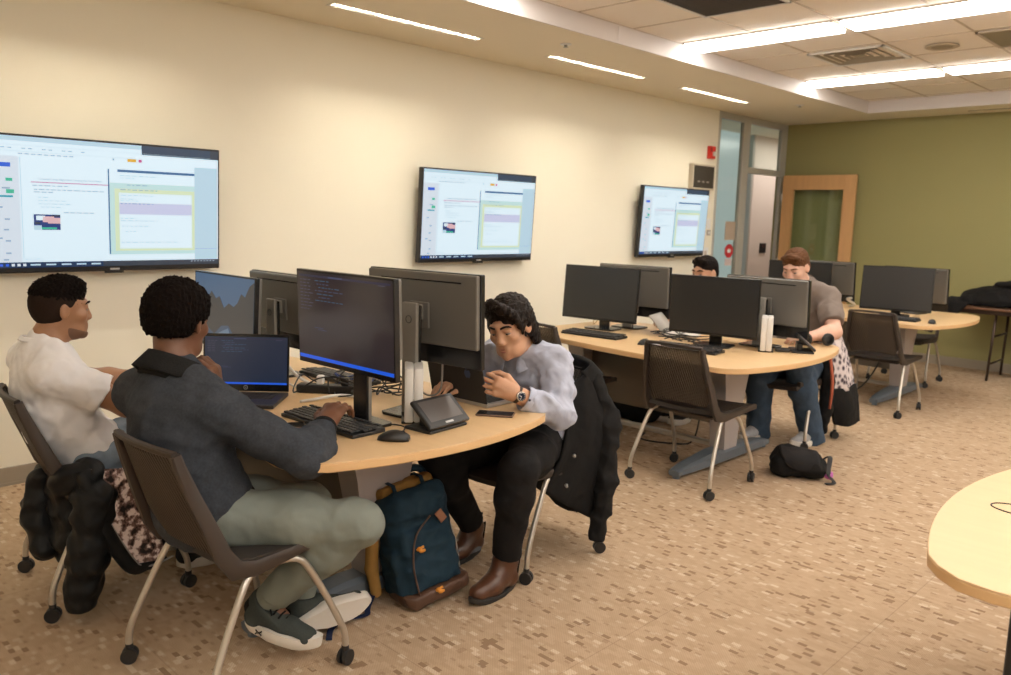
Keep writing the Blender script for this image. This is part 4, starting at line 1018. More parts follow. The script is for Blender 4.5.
            cut((0, 0, -.052), (0, .4, -1), .012); E((0, .126, .000), (.070, .060, .086), .010, 's')
            for q in (-1, 1): E((q*.09, .016, -.024), (.030, .040, .042), .012, 's')
            S.noise(.0026, .018, 12, ridge=True)
        return W(S.build('hair' if kind != 'sides' else 'cropped_hair', m, s.root))
    def beard(s, m, off=.0018):
        H = s.H; R = s.R; k = s.hs; S = SDF(s.hc-.16*k, s.hc+.16*k, .004); E = lambda c, r, kk=.02, op='u': S.ell(H(*c), np.array(r)*k, R, kk, op)
        o = off; E((0, .028, -.025), (.060+o, .066+o, .080+o), .03); E((0, .042, -.080), (.047+o, .046+o, .034+o), .03); E((0, .078, -.100), (.019+o, .014+o, .015+o), .02)
        for q in (-1, 1): E((q*.030, .030, -.085), (.026+o, .045+o, .028+o), .02)
        S.plane(H(0, .0, -.058), R @ np.array([0, .35, 1.]), .006); S.plane(H(0, .0, -.05), R @ np.array([0, -1, .1]), .0); return W(S.build('beard', m, s.root))
    def shoe(s, q, up, sole, toe_up=0.0, roll=0.0, flat=True, boot=False, name='shoe', L=.285, extra=None):
        """a shoe on the line ankle -> toe; the sole keeps its own frame"""
        an, t = s.J['ankle'+q], s.J.get('tip'+q, s.J['toe'+q]); d = t-an
        fwd = nz(A(d[0], d[1], 0)) if flat else nz(d+A(0, 0, .07)*0); upv = A(0, 0, 1)
        if not flat: fwd = nz(t-s.J['heel'+q])
        Rf = frame(fwd, upv)
        if roll: c, sn = math.cos(roll), math.sin(roll); Rf = Rf @ np.array([[c, 0, sn], [0, 1, 0], [-sn, 0, c]])
        heel = s.J['heel'+q] if 'heel'+q in s.J else A(an[0], an[1], 0)-fwd*.065
        P = lambda x, y, z: heel+Rf @ np.array([x, y, z])
        lo = np.minimum(P(0, 0, 0), P(0, L, .12))-.14; hi = np.maximum(P(0, 0, 0), P(0, L, .12))+.14
        S = SDF(lo, hi, .004)
        w_ = 1.0 if boot else .90
        S.chain([P(0, .045, .058), P(0, .10, .062), P(.0, .17, .050), P(0, L-.055, .040)], [.034*w_, .036*w_, .037*w_, .033*w_], .02); S.cone(P(-.008, .16, .040), P(.010, L-.06, .038), .034*w_, .032*w_, .02)
        kn = s.J['knee'+q]; ax = nz(kn-an); ank = an+ax*.0
        T = S.like()
        if boot: T.chain([P(0, .05, .05), an, an+ax*.12], [.040, .046, .052], .02); T.cone(an, P(0, .135, .048), .046, .040, .02); T.plane(an+ax*.085, ax, .003)
        else: T.chain([P(0, .045, .05), an-ax*.01, an+ax*.03], [.040, .046, .046], .02); T.cone(an, P(0, .14, .062), .044, .034, .02); T.plane(an+ax*.012, ax, .004)
        S.merge(T, .03)
        S.plane(P(0, 0, .012 if boot else .024), Rf @ A(0, 0, -1), .004)
        u = W(S.build(name, up, s.root))
        O = []
        for i in range(28):
            a = 2*PI*i/28; y = math.cos(a); x = math.sin(a); ww = (.040 if y < -.3 else .047)*(1 if boot else 1.08)
            O.append((x*ww*(1 if abs(y) < .75 else .97), .5*L+y*(.5*L-.002)))
        m = MB(); rings = []
        hS = .022 if boot else .040
        for z, kx in ((0, .90), (.006, .98), (hS*.6, 1.03), (hS, .98)):
            rings.append([Vector(P(x*kx, (y-.5*L)*(.985 if kx < .95 else 1)+.5*L, z+(max(0, (y/L-.72))**1.6*.16)+(max(0, .12-y/L)*.10 if not boot else 0))) for x, y in O[::-1]])
        m.ring_loft(rings); so = m.build('sole', sole, u, smooth=False, auto=A30)
        if extra: extra(P, u, Rf)
        return u, P
# ------------------------------------------------------------------ the five students
def cloth(name, col, rough=.85, var=.12, vs=60, bump=.15, bs=300, cr=.35): return mat(name, col, rough, var=var, vscale=vs, bump=bump, bscale=bs, spec=.2, crease=cr)
def neck_ring(s, name, m, r0, r1, h_, tilt=.0, th=.012, open_=0.0, ctr=None, up=None, sq=1.0):
    N = s.J['neck'] if ctr is None else ctr; u = nz(s.hc-s.J['neck']) if up is None else nz(up); f = frame(s.R[:, 1], u)
    mb = MB(); rows = []
    for j in range(5):
        q = j/4; r = r0+(r1-r0)*q; row = []
        for i in range(33):
            a = open_+(2*PI-2*open_)*i/32; p = N+f @ A(math.sin(a)*r, math.cos(a)*r*sq, h_*q-tilt*math.cos(a)*r); row.append(Vector(p))
        rows.append(row)
    mb.sheet(rows, th); return W(mb.build(name, m, s.root, smooth=True))

# ---- man in the grey sweater (nearest)
M_sk2 = skinmat('skin_deep_brown', (.175, .078, .042)); M_hair_bl = mat('hair_black', (.0075, .005, .004), .9, bump=.6, bscale=260, spec=.08)
M_sweat = cloth('sweater_grey', (.045, .051, .062), .95, .35, 130, .35, 420); M_swcol = cloth('sweater_collar', (.014, .014, .014), .95, .3, 120, .4, 250)
M_jog = cloth('jogger_sage', (.20, .222, .198), .8, .06, 14, .06, 200)
M_shoeg = cloth('shoe_grey_knit', (.055, .064, .060), .9, .25, 220, .3, 500); M_rub = mat('rubber_white', (.72, .68, .62), .5); M_sock = cloth('sock_black', (.008, .008, .008))
J2 = dict(hipL=(2.28, 1.14, .52), hipR=(2.46, 1.16, .52), kneeL=(2.42, 1.51, .465), kneeR=(2.76, 1.49, .500), ankleL=(2.44, 1.46, .13), ankleR=(2.455, 1.315, .175), toeL=(2.455, 1.62, .09), tipL=(2.565, 1.665, .085), toeR=(2.665, 1.412, .035),
          heelR=(2.395, 1.265, .082), heelL=(2.505, 1.40, .06),
          neck=(2.275, 1.10, .965), spine=(2.335, 1.085, .75), shL=(2.105, 1.05, .885), shR=(2.475, 1.155, .875), elL=(2.06, 1.28, .755), elR=(2.70, 1.335, .735), wrL=(2.225, 1.265, .858), wrR=(2.565, 1.49, .795))
P2 = Fig('man in a dark grey sweater, seen from behind, chin on hand', (2.42, 1.10, 0), M_sk2, J2, (2.235, 1.14, 1.138), (-.50, .85, -.14), (.02, .1, 1), 1.05, .0048)
P2.body(dict(R=dict(d=(-.52, .74, .36), n=(.1, -.25, 1), curl=(.62, .58, .60, .64), spread=.12, s=1.12), L=dict(d=(-.12, -.05, .98), n=(.72, .66, .1), curl=(.95, 1.05, 1.1, 1.2), thumb=.8, spread=.03, s=1.12)))
P2.brows(M_hair_bl); P2.lips(mat('lips_brown', (.16, .06, .045), .45)); P2.hair('afro', M_hair_bl); P2.hair('sides', mat('hair_nape', (.014, .008, .006), .85, var=.5, vscale=300, spec=.1))
S = SDF(*P2.bounds(['hipL', 'hipR', 'neck', 'shL', 'shR', 'elL', 'elR', 'wrL', 'wrR'], .16), .0055)
P2.torso(S, .020, .06)
for q in 'LR': P2.arm(S, q, .020, 1.78, .03)
S.ell(P2.hp+A(-.005, -.03, .05), (.185, .125, .12), None, .05); S.ell(P2.hp+A(0, -.05, -.02), (.185, .10, .10), None, .04); S.plane(P2.hp+A(0, 0, -.040), (.0, .60, -1), .01)
S.noise(.0034, .11, 21, ridge=True); S.noise(.0016, .05, 22); W(S.build('sweater', M_sweat, P2.root))
for q in 'LR':
    c = MB(); d = nz(P2.J['wr'+q]-P2.J['el'+q]); p = P2.J['el'+q]+(P2.J['wr'+q]-P2.J['el'+q])*.79; c.tube([p, p+d*.012, p+d*.03], [.044, .0455, .042], 20, cap=False); c.tube([p+d*.03, p], [.040, .041], 20, cap=False); W(c.build('cuff', M_swcol, P2.root, smooth=True))
neck_ring(P2, 'collar', M_swcol, .104, .086, .078, .30, .016, 0, P2.J['neck']+A(-.004, -.004, -.026), (.05, .22, 1), 1.0)
neck_ring(P2, 'collar_fold', M_swcol, .088, .128, -.066, .30, .013, 0, P2.J['neck']+A(.0, .013, .052), (.05, .22, 1), 1.0)
S = SDF(*P2.bounds(['hipL', 'hipR'], .24), .006); P2.torso(S, .030, .05, 0, .3); S.plane(P2.hp+A(0, 0, -.088), (0, .60, -1), .01); S.plane(P2.hp+A(0, 0, .03), (0, -.3, 1), .0); W(S.build('undershirt_hem', M_swcol, P2.root))
S = SDF(*P2.bounds(['hipL', 'hipR', 'kneeL', 'kneeR', 'ankleL', 'ankleR'], .17), .0055)
for q in 'LR': P2.leg(S, q, .012, .05, .10, .008)
S.ell(P2.hp, (.178, .13, .105), None, .06); S.noise(.0036, .13, 31, ridge=True); S.noise(.0012, .05, 32); W(S.build('trousers', M_jog, P2.root))
for q in 'LR':
    d = nz(P2.J['ankle'+q]-P2.J['knee'+q]); p = P2.J['ankle'+q]; m = MB(); m.tube([p-d*.052, p-d*.03, p-d*.014], [.055, .054, .050], 20, cap=False); m.tube([p-d*.014, p-d*.045], [.046, .05], 20, cap=False); W(m.build('trouser_cuff', M_jog, P2.root, smooth=True))
    m = MB(); m.tube([p-d*.035, p, p+d*.03, p+d*.06], [.043, .047, .050, .044], 18); W(m.build('sock', M_sock, P2.root, smooth=True))
def sport(P, u, Rf):
    l = MB()
    for i in range(5): y = .118+.021*i; z = .099-.0072*i; l.tube([P(-.024, y, z-.010), P(-.010, y+.003, z+.001), P(.010, y+.003, z+.001), P(.024, y, z-.010)], .0038, 6)
    l.tube([P(.0, .114, .104), P(.022, .10, .112), P(.034, .12, .092)], .0035, 6); l.tube([P(0, .114, .104), P(-.018, .10, .114), P(-.030, .118, .098)], .0035, 6); l.build('laces', M_sock, u, smooth=True)
    # emblem on the side of the sole: two interlocked arcs
    e = MB()
    for sg in (-1, 1):
        base = .085; z0 = .021; X = .0478
        e.tube([P(X, base+.012, z0+sg*.0085+.003), P(X+.0012, base, z0+sg*.0015+.003), P(X, base-.012, z0+sg*.0085+.003)], .0017, 6, smooth=4)
    for sg in (-1, 1):
        base = .085; z0 = .024; X = .0478; e.tube([P(X, base+sg*.012, z0+.006), P(X+.001, base+sg*.0055, z0), P(X, base+sg*.012, z0-.006)], .0016, 6, smooth=4)
    e.build('emblem', M_sock, u, smooth=True)
u2, PS = P2.shoe('R', M_shoeg, M_rub, flat=False, extra=sport, L=.30)
sw = MB(); q_ = P2.J['ankleR']; d_ = nz(P2.J['ankleR']-P2.J['kneeR'])
sw.tube([q_+A(.0440, -.012, -.028), q_+A(.0450, .004, -.036), q_+A(.040, .024, -.024)], [.0012, .0042, .0010], 8, smooth=4); W(sw.build('sock_mark', M_white, P2.root, smooth=True))
P2.shoe('L', M_shoeg, M_rub, flat=False, roll=-1.35, L=.30)

# ---- man in the white t-shirt
M_sk1 = skinmat('skin_brown', (.330, .165, .088)); M_tee = cloth('tshirt_white', (.82, .81, .82), .9, .03, 30, .05, 200); M_jean = cloth('denim_pale', (.20, .25, .31), .85, .25, 40, .2, 400)
M_sh_k = cloth('shoe_black', (.012, .012, .013), .7)
J1 = dict(hipL=(1.42, 1.07, .525), hipR=(1.60, 1.06, .525), kneeL=(1.40, 1.47, .54), kneeR=(1.63, 1.47, .54), ankleL=(1.40, 1.44, .12), ankleR=(1.63, 1.42, .12), toeL=(1.38, 1.60, .035), toeR=(1.64, 1.58, .035),
          neck=(1.475, .945, .965), spine=(1.50, .955, .735), shL=(1.30, .935, .895), shR=(1.645, .925, .89), elL=(1.26, 1.17, .78), elR=(1.71, 1.155, .755), wrL=(1.38, 1.39, .78), wrR=(1.64, 1.385, .785))
P1 = Fig('man in a white t-shirt leaning back, seen in profile under the large wall screen', (1.52, 1.05, 0), M_sk1, J1, (1.485, 1.005, 1.112), (.05, 1, -.03), (0, -.05, 1), .99, .0048)
P1.body(dict(R=dict(d=(-.3, .9, -.05), n=(0, 0, 1), curl=(.3, .35, .35, .4)), L=dict(d=(.25, .95, -.05), n=(0, 0, 1), curl=(.3, .35, .35, .4))))
P1.brows(M_hair_bl); P1.lips(mat('lips_brown2', (.25, .10, .075), .45)); P1.hair('fade', M_hair_bl); P1.hair('sides', mat('hair_cropped', (.022, .013, .009), .85, var=.5, vscale=300, spec=.1)); P1.beard(mat('stubble', (.15, .075, .042), .7))
S = SDF(*P1.bounds(['hipL', 'hipR', 'neck', 'shL', 'shR', 'elL', 'elR'], .17), .0055); P1.torso(S, .016, .06)
for q in 'LR': P1.arm(S, q, .016, .68, .03, .012)
S.plane(P1.hp+A(0, 0, -.03), (0, .3, -1), .01); S.noise(.0040, .10, 41, ridge=True); S.noise(.0014, .05, 42); W(S.build('tshirt', M_tee, P1.root))
neck_ring(P1, 'neckband', M_tee, .086, .074, .018, .18, .008, 0, P1.J['neck']+A(0, 0, .018), (0, .2, 1))
S = SDF(*P1.bounds(['hipL', 'hipR', 'kneeL', 'kneeR', 'ankleL', 'ankleR'], .17), .006)
for q in 'LR': P1.leg(S, q, .012, .05, .03, .02)
S.ell(P1.hp, (.178, .13, .105), None, .06); S.noise(.004, .08, 43, ridge=True); W(S.build('jeans', M_jean, P1.root))
for q in 'LR': P1.shoe(q, M_sh_k, M_rub)

# ---- man in the blue shirt
M_sk3 = skinmat('skin_olive', (.56, .31, .19)); M_hair_br = mat('hair_dark_brown', (.011, .0062, .004), .55, var=.4, vscale=40, bump=.5, bscale=140, stretch=(1, 1, .4), spec=.16)
def stripes():
    m = cloth('shirt_pale_blue', (.43, .45, .56), .8, .05, 20, .05, 200, .7); nt = m.node_tree; N = nt.nodes; L = nt.links
    wv = N.new('ShaderNodeTexWave'); wv.inputs['Scale'].default_value = 70; wv.bands_direction = 'X'; tc = N.new('ShaderNodeTexCoord'); L.new(tc.outputs['Object'], wv.inputs['Vector'])
    mx = N.new('ShaderNodeMix'); mx.data_type = 'RGBA'; mx.inputs[6].default_value = (.465, .49, .59, 1); mx.inputs[7].default_value = (.425, .455, .57, 1); L.new(wv.outputs['Fac'], mx.inputs[0]); L.new(mx.outputs[2], N['Principled BSDF'].inputs['Base Color']); return m
M_shirt = stripes(); M_trk = cloth('trouser_black', (.0085, .008, .0085), .85, .2, 60, .1, 300); M_leath = mat('boot_leather', (.075, .030, .016), .32, var=.3, vscale=18, bump=.08, bscale=90); M_bsole = mat('boot_sole', (.02, .018, .017), .6)
J3 = dict(hipL=(2.56, 2.62, .53), hipR=(2.39, 2.60, .53), kneeL=(2.775, 2.225, .535), kneeR=(2.40, 2.13, .515), ankleL=(2.69, 2.255, .13), ankleR=(2.335, 2.40, .13), toeL=(2.705, 2.11, .035), toeR=(2.36, 2.25, .035),
          neck=(2.475, 2.545, .93), spine=(2.475, 2.67, .74), shL=(2.64, 2.575, .895), shR=(2.30, 2.57, .89), elL=(2.755, 2.49, .705), elR=(2.20, 2.46, .73), wrL=(2.672, 2.315, .802), wrR=(2.33, 2.30, .80))
P3 = Fig('man in a pale blue shirt bending over his laptop at the near table', (2.48, 2.60, 0), M_sk3, J3, (2.505, 2.435, 1.052), (.27, -.92, -.26), (-.05, -.31, .95), 1.06, .0045)
P3.body(dict(L=dict(d=(-.66, -.66, .34), n=(.62, -.74, .25), curl=(.75, .62, .60, .62), thumb=.5, spread=.05, s=1.06), R=dict(d=(.2, -.95, 0), n=(0, 0, 1), curl=(.4,)*4)))
P3.brows(M_hair_br, .0042); P3.lips(mat('lips_rose', (.42, .16, .12), .4)); P3.hair('wavy', M_hair_br)
S = SDF(*P3.bounds(['hipL', 'hipR', 'neck', 'shL', 'shR', 'elL', 'elR', 'wrL', 'wrR'], .17), .005); P3.torso(S, .020, .06)
for q in 'LR': P3.arm(S, q, .020, 1.80, .03)
S.ell(P3.hp+A(.01, .03, .03), (.19, .135, .11), None, .05); S.plane(P3.hp+A(0, 0, -.04), (0, -.25, -1), .008)
S.noise(.0068, .085, 51, ridge=True); S.noise(.0018, .04, 52, ridge=True); W(S.build('shirt', M_shirt, P3.root))
# shirt collar: a stand and two folded points
f3 = frame(P3.R[:, 1], nz(P3.hc-P3.J['neck']+A(0, .05, .02)))
mb = MB(); rows = []
for j in range(5):
    q = j/4; row = []
    for i in range(33):
        a = .30+(2*PI-.60)*i/32; pt = max(0, math.cos(a)-.35)/.65; r = .075+.030*q*(1+.25*pt); z = .048-.058*q*(1+.55*pt); row.append(Vector(P3.J['neck']+A(-.003, -.012, .012)+f3 @ A(math.sin(a)*r, math.cos(a)*r*1.02, z-.24*math.cos(a)*r)))
    rows.append(row)
mb.sheet(rows, .005); W(mb.build('collar', M_shirt, P3.root, smooth=True))
M_btn = mat('button_navy', (.02, .025, .06), .3)
for t in (.78, .60, .42):
    p = P3.at(t); u = nz(P3.at(t+.05)-P3.at(t-.05)); fw = nz(np.cross(u, P3.lats)); p = p+fw*(.138 if t < .7 else .128); mb = MB(); mb.tube([p-fw*.004, p+fw*.006], [.0065, .0055], 12); W(mb.build('button', M_btn, P3.root, smooth=True))
p = P3.J['elL']+(P3.J['wrL']-P3.J['elL'])*.74; cd_ = A(.62, -.6, .2); mb = MB(); mb.tube([p+nz(cd_)*.05, p+nz(cd_)*.058], [.006, .005], 12); W(mb.build('button', M_btn, P3.root, smooth=True))
d = nz(P3.J['wrL']-P3.J['elL']); p = P3.J['wrL']; mb = MB(); mb.tube([p-d*.058, p-d*.045, p-d*.03], [.053, .054, .052], 20, cap=False); mb.tube([p-d*.03, p-d*.05], [.048, .049], 20, cap=False); W(mb.build('cuff', M_shirt, P3.root, smooth=True))
# wristwatch: worn, but lifts off
t = empty('wristwatch', tuple(p), 0, 'steel wristwatch with dark dial and strap on the wrist of the blue shirt', 'watch')
m = MB(); m.tube([p-d*.011, p-d*.004, p+d*.010], [.0345, .036, .0345], 22, cap=False); m.tube([p+d*.010, p-d*.011], [.033, .033], 22, cap=False); W(m.build('strap', mat('strap_brown', (.05, .025, .017), .5), t, smooth=True))
nn = nz(A(.62, -.74, .25)-d*np.dot(A(.62, -.74, .25), d)); m = MB(); m.tube([p+nn*.031, p+nn*.042, p+nn*.0435], [.0195, .0195, .017], 24); W(m.build('case', mat('steel_watch', (.45, .44, .42), .25, .9), t, smooth=False, auto=A30))
m = MB(); m.tube([p+nn*.0436, p+nn*.0442], [.0165, .0165], 24); q0 = W(m.build('dial', mat('dial_navy', (.02, .028, .05), .2), t))
l2 = np.cross(nn, d); m = MB()
for k in range(12): a = k*PI/6; c0 = p+nn*.0445+(d*math.cos(a)+l2*math.sin(a))*.0135; m.tube([c0, c0+nn*.0006], [.0013, .0013], 6)
m.tube([p+nn*.0447, p+nn*.0447+d*.009], .0008, 5); m.tube([p+nn*.0447, p+nn*.0447+l2*.012], .0007, 5); W(m.build('hands', M_white, t))
S = SDF(*P3.bounds(['hipL', 'hipR', 'kneeL', 'kneeR', 'ankleL', 'ankleR'], .17), .0055)
for q in 'LR': P3.leg(S, q, .010, .05, .05, .010)
S.ell(P3.hp, (.18, .135, .105), None, .06); S.noise(.0032, .12, 53, ridge=True); W(S.build('trousers', M_trk, P3.root))
def bootx(P, u, Rf):
    g = MB()
    for sx in (-1, 1): g.sheet([[Vector(P(sx*(.0385+.001*abs(i-2)), .045+.012*(i-2)*(.5+.5*j/3), .075+.024*j)) for i in range(5)] for j in range(4)], .006)
    g.build('elastic_side', M_sock, u); tb = MB(); tb.tube([P(0, .008, .14), P(0, -.002, .17), P(0, .014, .172)], .006, 6, flat=(.5, 1.6)); tb.build('pull_tab', M_sock, u)
for q in 'LR': P3.shoe(q, M_leath, M_bsole, boot=True, name='boot', extra=bootx)

# ---- man in the grey t-shirt at the middle table
M_sk5 = skinmat('skin_fair', (.66, .40, .30)); M_hair_gi = mat('hair_brown', (.105, .045, .018), .6, var=.4, vscale=40, bump=.5, bscale=140, spec=.15); M_tg = cloth('tshirt_taupe', (.185, .150, .130), .9, .05, 30, .05, 200); M_jd = cloth('denim_blue', (.050, .078, .120), .85, .35, 22, .2, 400)
J5 = dict(hipL=(2.42, 5.60, .53), hipR=(2.25, 5.59, .53), kneeL=(2.50, 5.24, .54), kneeR=(2.26, 5.16, .54), ankleL=(2.53, 5.42, .12), ankleR=(2.22, 5.27, .12), toeL=(2.51, 5.27, .035), toeR=(2.20, 5.10, .035),
          neck=(2.34, 5.53, 1.09), spine=(2.34, 5.62, .84), shL=(2.53, 5.53, 1.02), shR=(2.16, 5.52, 1.02), elL=(2.665, 5.36, .81), elR=(2.02, 5.33, .83), wrL=(2.585, 5.15, .785), wrR=(2.22, 5.12, .79))
P5 = Fig('man in a grey t-shirt and jeans looking down behind the middle table', (2.34, 5.55, 0), M_sk5, J5, (2.345, 5.40, 1.218), (.02, -.90, -.36), (0, -.36, .93), 1.05, .0065, build=1.08)
P5.body(dict(L=dict(d=(-.5, -.8, -.05), n=(.2, 0, 1), curl=(.6,)*4), R=dict(d=(.4, -.9, -.1), n=(0, 0, 1), curl=(.4,)*4)))
P5.brows(M_hair_gi); P5.lips(mat('lips_fair', (.5, .24, .2), .4)); P5.hair('short', M_hair_gi)
S = SDF(*P5.bounds(['hipL', 'hipR', 'neck', 'shL', 'shR', 'elL', 'elR'], .17), .007); P5.torso(S, .018, .06)
for q in 'LR': P5.arm(S, q, .018, .78, .03, .012)
S.plane(P5.hp+A(0, 0, -.03), (0, -.3, -1), .01); S.noise(.0045, .085, 61, ridge=True); W(S.build('tshirt', M_tg, P5.root))
neck_ring(P5, 'neckband', M_tg, .088, .074, .018, .2, .008, 0, P5.J['neck']+A(0, 0, .016), (0, -.35, 1))
S = SDF(*P5.bounds(['hipL', 'hipR', 'kneeL', 'kneeR', 'ankleL', 'ankleR'], .18), .007)
for q in 'LR': P5.leg(S, q, .016, .05, -.25, .024)
S.ell(P5.hp, (.185, .135, .105), None, .06); S.noise(.0042, .11, 62, ridge=True); W(S.build('jeans', M_jd, P5.root))
M_shw = cloth('sneaker_white', (.42, .42, .44), .7, .3, 60)
for q in 'LR': P5.shoe(q, M_shw, M_rub)

# ---- man hidden behind the monitors, only eyes and hair showing
M_sk4 = skinmat('skin_tan', (.50, .27, .165)); M_tb = cloth('shirt_dark', (.02, .022, .03))
J4 = dict(hipL=(1.66, 5.68, .52), hipR=(1.49, 5.68, .52), kneeL=(1.68, 5.27, .54), kneeR=(1.50, 5.27, .54), ankleL=(1.62, 5.28, .12), ankleR=(1.50, 5.3, .12), toeL=(1.61, 5.13, .035), toeR=(1.49, 5.14, .035),
          neck=(1.59, 5.58, .99), spine=(1.58, 5.72, .76), shL=(1.77, 5.58, .93), shR=(1.41, 5.58, .93), elL=(1.80, 5.36, .76), elR=(1.40, 5.36, .77), wrL=(1.64, 5.16, .80), wrR=(1.47, 5.12, .80))
P4 = Fig('man with black hair, only his eyes and forehead showing above a dark monitor', (1.58, 5.62, 0), M_sk4, J4, (1.60, 5.465, 1.128), (-.15, -.97, -.08), (0, -.08, 1), 1.05, .0065)
P4.body(dict(L=dict(d=(-.4, -.9, 0), n=(.3, 0, 1), curl=(.5,)*4), R=dict(d=(.3, -.9, 0), n=(-.3, 0, 1), curl=(.5,)*4)))
P4.brows(M_hair_bl, .0042); P4.lips(mat('lips_tan', (.4, .17, .13), .4)); P4.hair('short', mat('hair_black_soft', (.009, .006, .005), .7, bump=.5, bscale=140, spec=.1))
S = SDF(*P4.bounds(['hipL', 'hipR', 'neck', 'shL', 'shR', 'elL', 'elR'], .17), .007); P4.torso(S, .016, .06)
for q in 'LR': P4.arm(S, q, .016, 1.2, .03, .008)
S.plane(P4.hp+A(0, 0, -.03), (0, -.3, -1), .01); S.noise(.004, .085, 71, ridge=True); W(S.build('shirt', M_tb, P4.root))
S = SDF(*P4.bounds(['hipL', 'hipR', 'kneeL', 'kneeR', 'ankleL', 'ankleR'], .18), .007)
for q in 'LR': P4.leg(S, q, .012, .05, .03, .016)
S.ell(P4.hp, (.18, .13, .105), None, .06); W(S.build('jeans', M_jd, P4.root))
for q in 'LR': P4.shoe(q, M_sh_k, M_rub)
# ================================================================== CLOTHES ON CHAIRS, BAGS, SMALL THINGS
def folds(rows, amp, n, seed, along=0):
    """ripple a sheet across its columns, stronger towards the hem"""
    r = random.Random(seed); ph = [r.uniform(0, 6.28) for _ in range(4)]
    R = len(rows); Cn = len(rows[0]); P = np.array([[tuple(p) for p in q] for q in rows]); du = np.gradient(P, axis=1); dv = np.gradient(P, axis=0); N = np.cross(du, dv); N /= np.linalg.norm(N, axis=2, keepdims=True)+1e-9
    for i in range(R):
        for j in range(Cn):
            u, v = j/(Cn-1), i/(R-1); a = amp*(.25+.75*v)*(math.sin(n*6.28*u+ph[0]+1.2*math.sin(3*v+ph[1]))+.5*math.sin(2.3*n*6.28*u+ph[2]+2*v)); P[i, j] += N[i, j]*a
    return [[Vector(p) for p in q] for q in P]
M_coat = cloth('coat_black', (.0095, .009, .009), .85, .25, 60, .15, 300)
# black coat over the chair of the man in the blue shirt
t = empty('coat', (2.5, 2.9, 0), 0, 'black buttoned coat hanging over the chair of the man in the blue shirt', 'coat')
rows = [[(2.625, 2.68, .775), (2.655, 2.76, .835), (2.62, 2.84, .865), (2.45, 2.88, .875), (2.28, 2.87, .865)],
        [(2.68, 2.62, .64), (2.705, 2.72, .66), (2.69, 2.86, .66), (2.47, 2.94, .66), (2.24, 2.92, .66)],
        [(2.70, 2.56, .49), (2.70, 2.70, .45), (2.70, 2.86, .43), (2.48, 2.98, .43), (2.22, 2.95, .43)],
        [(2.675, 2.49, .36), (2.665, 2.63, .27), (2.70, 2.84, .15), (2.5, 2.98, .17), (2.2, 2.95, .22)]]
mb = MB(); mb.sheet(folds(uprows(rows, 7), .012, 2.2, 3), .016); W(mb.build('body', M_coat, t, smooth=True))
rows = [[(2.42, 2.71, .40), (2.56, 2.70, .39), (2.66, 2.70, .40)], [(2.40, 2.72, .32), (2.56, 2.70, .31), (2.66, 2.71, .32)], [(2.38, 2.74, .27), (2.56, 2.72, .22), (2.66, 2.74, .20)]]
mb = MB(); mb.sheet(folds(uprows(rows, 6), .006, 1.5, 5), .014); W(mb.build('inner_flap', M_coat, t, smooth=True))
S = SDF((2.55, 2.70, .05), (2.95, 3.1, .95), .006); S.chain([(2.65, 2.82, .80), (2.70, 2.87, .60), (2.745, 2.83, .35), (2.745, 2.78, .085)], [.055, .062, .052, .040], .03); S.noise(.006, .07, 81, ridge=True); S.plane((2.745, 2.78, .085), (0, -.1, -1)); W(S.build('sleeve', M_coat, t))
mb = MB(); rows = [[(2.655, 2.74, .84), (2.64, 2.81, .878), (2.45, 2.85, .888), (2.27, 2.84, .88)], [(2.67, 2.76, .79), (2.67, 2.86, .82), (2.46, 2.90, .82), (2.25, 2.89, .81)]]
mb.sheet(uprows(rows, 6), .02); W(mb.build('collar', M_coat, t, smooth=True))
for p in ((2.718, 2.63, .50), (2.706, 2.60, .37)):
    mb = MB(); mb.tube([p, (p[0]+.012, p[1]-.010, p[2])], [.008, .007], 12); W(mb.build('button', mat('button_grey', (.25, .24, .23), .3), t, smooth=True))

# puffy jacket on the chair of the man in the white t-shirt
M_puff = cloth('puffer_black', (.010, .0105, .011), .5, .2, 40, .1, 200)
def lining():
    m = cloth('jacket_lining', (.3, .25, .24), .85); nt = m.node_tree; N = nt.nodes; L = nt.links; tc = N.new('ShaderNodeTexCoord')
    a = N.new('ShaderNodeTexNoise'); a.inputs['Scale'].default_value = 34; a.inputs['Detail'].default_value = 3; L.new(tc.outputs['Object'], a.inputs['Vector'])
    r = N.new('ShaderNodeValToRGB'); e = r.color_ramp.elements; e[0].position = .38; e[0].color = (.02, .014, .014, 1); e[1].position = .58; e[1].color = (.80, .68, .64, 1); x = e.new(.49); x.color = (.22, .13, .11, 1)
    L.new(a.outputs['Fac'], r.inputs[0]); L.new(r.outputs[0], N['Principled BSDF'].inputs['Base Color']); return m
M_lining = lining()
t = empty('puffer_jacket', (1.75, .95, 0), 0, 'black puffer jacket with patterned lining hanging off the chair of the white t-shirt', 'jacket')
q = lambda w: (lambda x, y, z: .0035*np.cos(z*2*PI/w)-.002)
S = SDF((1.62, .76, .0), (2.0, 1.2, .64), .006); S.chain([(1.76, .985, .54), (1.815, .985, .44), (1.825, .955, .24), (1.815, .925, .085)], [.050, .066, .066, .058], .03); S.noise(.004, .06, 91); S.field(q(.085)); S.plane((1.8, .92, .035), (0, 0, -1), .01); W(S.build('sleeve', M_puff, t))
S = SDF((1.3, .7, .1), (1.9, 1.1, .72), .007); S.box((1.55, .935, .33), (.17, .035, .17), None, .034, .02); S.chain([(1.72, .90, .50), (1.75, .94, .52), (1.77, .98, .53)], [.04, .045, .045], .04); S.noise(.005, .08, 92); S.field(q(.10)); W(S.build('body', M_puff, t))
S = SDF((1.3, .70, .1), (1.75, 1.05, .70), .007); S.chain([(1.50, .90, .46), (1.50, .885, .33), (1.55, .89, .20)], [.045, .055, .05], .03); S.field(q(.085)); S.noise(.004, .06, 93); W(S.build('sleeve', M_puff, t))
